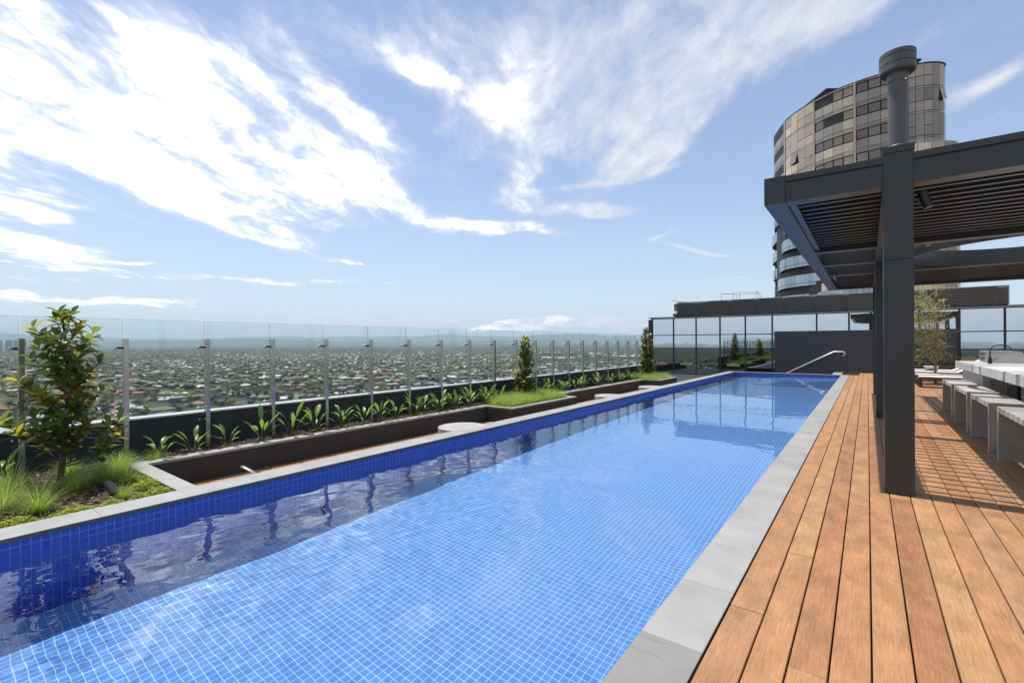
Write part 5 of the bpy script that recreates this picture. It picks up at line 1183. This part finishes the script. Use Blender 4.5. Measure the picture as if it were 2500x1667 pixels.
def tree_proto(mi, seed):
    rng = np.random.RandomState(seed); e = empty('suburban_tree', (0, 0, GZ), 'tree', 'tree', 'trees among the houses on the plain')
    t_ = MB(); t_.tube([(0,0,0),(.1,.05,1.6),(.05,0,3.0)], [.28,.2,.12], 6); t_.tube([(.1,.05,1.6),(.9,.2,3.4)], [.14,.06], 5); t_.tube([(.1,.05,1.8),(-.8,-.3,3.6)], [.14,.06], 5); to = t_.build('trunk', BARK, e, local=True)
    c = MB()
    for k in range(15):
        d = rng.normal(0, 1, 3); d /= np.linalg.norm(d); q = rng.uniform(.35, 1.)
        cen = np.array([d[0]*2.1*q, d[1]*2.1*q, 4.3+d[2]*1.7*q]); s_ = rng.uniform(.75, 1.25)*(1.2-.4*q)
        vv = ICV1*s_*np.array([1, 1, .75])*(1+rng.uniform(-.28, .28, (len(ICV1), 1)))+cen; n0 = len(c.v); c.v += [tuple(v) for v in vv]; tn = rng.uniform(0, .7)
        for f in ICF1: c.face([n0+i for i in f], 0, float(min(1, max(0, tn+rng.uniform(-.2, .3)))))
    for k in range(420):
        d = rng.normal(0, 1, 3); d /= np.linalg.norm(d); q = rng.uniform(.92, 1.22); P = Vector((d[0]*2.7*q, d[1]*2.7*q, 4.3+d[2]*2.15*q)); 
        a = Vector(rng.normal(0, 1, 3)).normalized()*.22; b_ = Vector(rng.normal(0, 1, 3)).normalized()*.2; c.poly([P-a, P+b_, P+a], 0, float(rng.uniform(0, 1)))
    co_ = c.build('crown', TRM[mi][1], e, local=True); return e, [to, co_]
TPR = {}
tpos = []
for h in cells:
    for j in range(4 if h[4] == 0 else 7):
        if rr.random() < .85:
            o = 13. if h[4] == 0 else 14.
            tpos.append((h[0]+rr.uniform(-o, o), h[1]+rr.uniform(-o, o), h[2], h[3], h[4]))
tpos.sort(key=lambda q: q[2])
iv = [t for t in tpos if t[3] < 90]; ind_t = iv[:300]; rest_t = iv[300:]+[t for t in tpos if t[3] >= 90]; pc = {}
for (x, y, r_, az, pk) in ind_t:
    mi = rr.choices((0, 1, 2), (.5, .38, .12))[0]; v_ = rr.randint(0, 2); key = (mi, v_); pi = panel_of(x, y); pc[pi] = pc.get(pi, 0)+1
    side = f'glass panel {ordn(pi+1)} from left' if 0 <= pi < 40 else 'a glass panel'
    lab = f"{TRM[mi][0]} suburban tree, {ordn(pc[pi]-1)} nearest seen through {side}"; s_ = rr.uniform(.75, 1.7); rz = rr.uniform(0, 6)
    if key not in TPR: TPR[key] = tree_proto(mi, 100+mi*10+v_); e = TPR[key][0]; e.location = (x, y, GZ); e['label'] = lab
    else: copy_tree(TPR[key][0], (x, y, GZ), rz, (s_, s_, s_*rr.uniform(.8, 1.15)), lab, kids=TPR[key][1])
# the rest as one mass
V = []; F = []; T = []; off_ = 0
def addblobs(pos, big):
    global off_
    for (x, y, r_, sz) in pos:
        lod = ICV1; ff = ICF1; nb = 3 if r_ < 1500 else (2 if r_ < 2600 else 1)
        tn = min(1, max(0, rr.gauss(.35, .22))); tn = .95 if rr.random() < .05 else tn*.75
        for j in range(nb):
            s_ = sz*rr.uniform(.6, 1.)*(.75 if nb > 1 else 1); c = (x+rr.uniform(-1, 1)*sz*.55*(nb > 1), y+rr.uniform(-1, 1)*sz*.55*(nb > 1), GZ+sz*.85+rr.uniform(-.2, .25)*sz)
            vv = lod*np.array([s_, s_, s_*.8])*(1+rng.uniform(-.3, .3, (len(lod), 1)))+np.array(c); V.append(vv); F.append(np.array(ff)+off_); off_ += len(lod); T.append(np.full(len(ff), tn)+rng.uniform(-.12, .15, len(ff)))
addblobs([(t[0], t[1], t[2], rr.uniform(2.6, 6.0)) for t in rest_t], 0)
far = []
for k in range(30000):
    az = rng.uniform(17, 88); r_ = 3000*math.exp(rng.uniform(0, 1)*math.log(9000/3000)); far.append((-math.sin(R(az))*r_, math.cos(R(az))*r_, r_, rng.uniform(3.5, 6.5)*(r_/3000)**.45))
addblobs(far, 1)
VV = np.concatenate(V); FF = np.concatenate(F); TT = np.clip(np.concatenate(T), 0, 1)
me = bpy.data.meshes.new('distant_trees'); me.vertices.add(len(VV)); me.vertices.foreach_set('co', VV.ravel()); me.loops.add(FF.size); me.loops.foreach_set('vertex_index', FF.ravel()); me.polygons.add(len(FF)); me.polygons.foreach_set('loop_start', np.arange(0, FF.size, 3)); me.polygons.foreach_set('loop_total', np.full(len(FF), 3))
at_ = me.attributes.new('tone', 'FLOAT', 'FACE'); at_.data.foreach_set('value', TT); me.update(); me.validate(); me.materials.append(TALL)
o = bpy.data.objects.new('distant_trees', me); COL.objects.link(o); tag(o, 'dark and olive tree canopy covering the plain as far as the hills', 'trees', kind='stuff')

# ------------------------------------------------------------------ haze
HD = 7.0e-5
m = bpy.data.materials.new('haze'); m.use_nodes = True; n = m.node_tree.nodes; l = m.node_tree.links; n.remove(n['Principled BSDF'])
pv_ = n.new('ShaderNodeVolumePrincipled'); pv_.inputs['Color'].default_value = (.70, .85, 1.0, 1); pv_.inputs['Density'].default_value = HD; pv_.inputs['Anisotropy'].default_value = .0
l.new(pv_.outputs[0], n['Material Output'].inputs['Volume'])
b = MB(); b.box(-23000, 23000, -23000, 23000, GZ-10, 420); hz = b.build('haze', m); tag(hz, 'pale blue haze of distance over the plain', 'haze', kind='stuff'); hz.display_type = 'WIRE'
for o in receivers: o.cycles.is_caustics_receiver = True
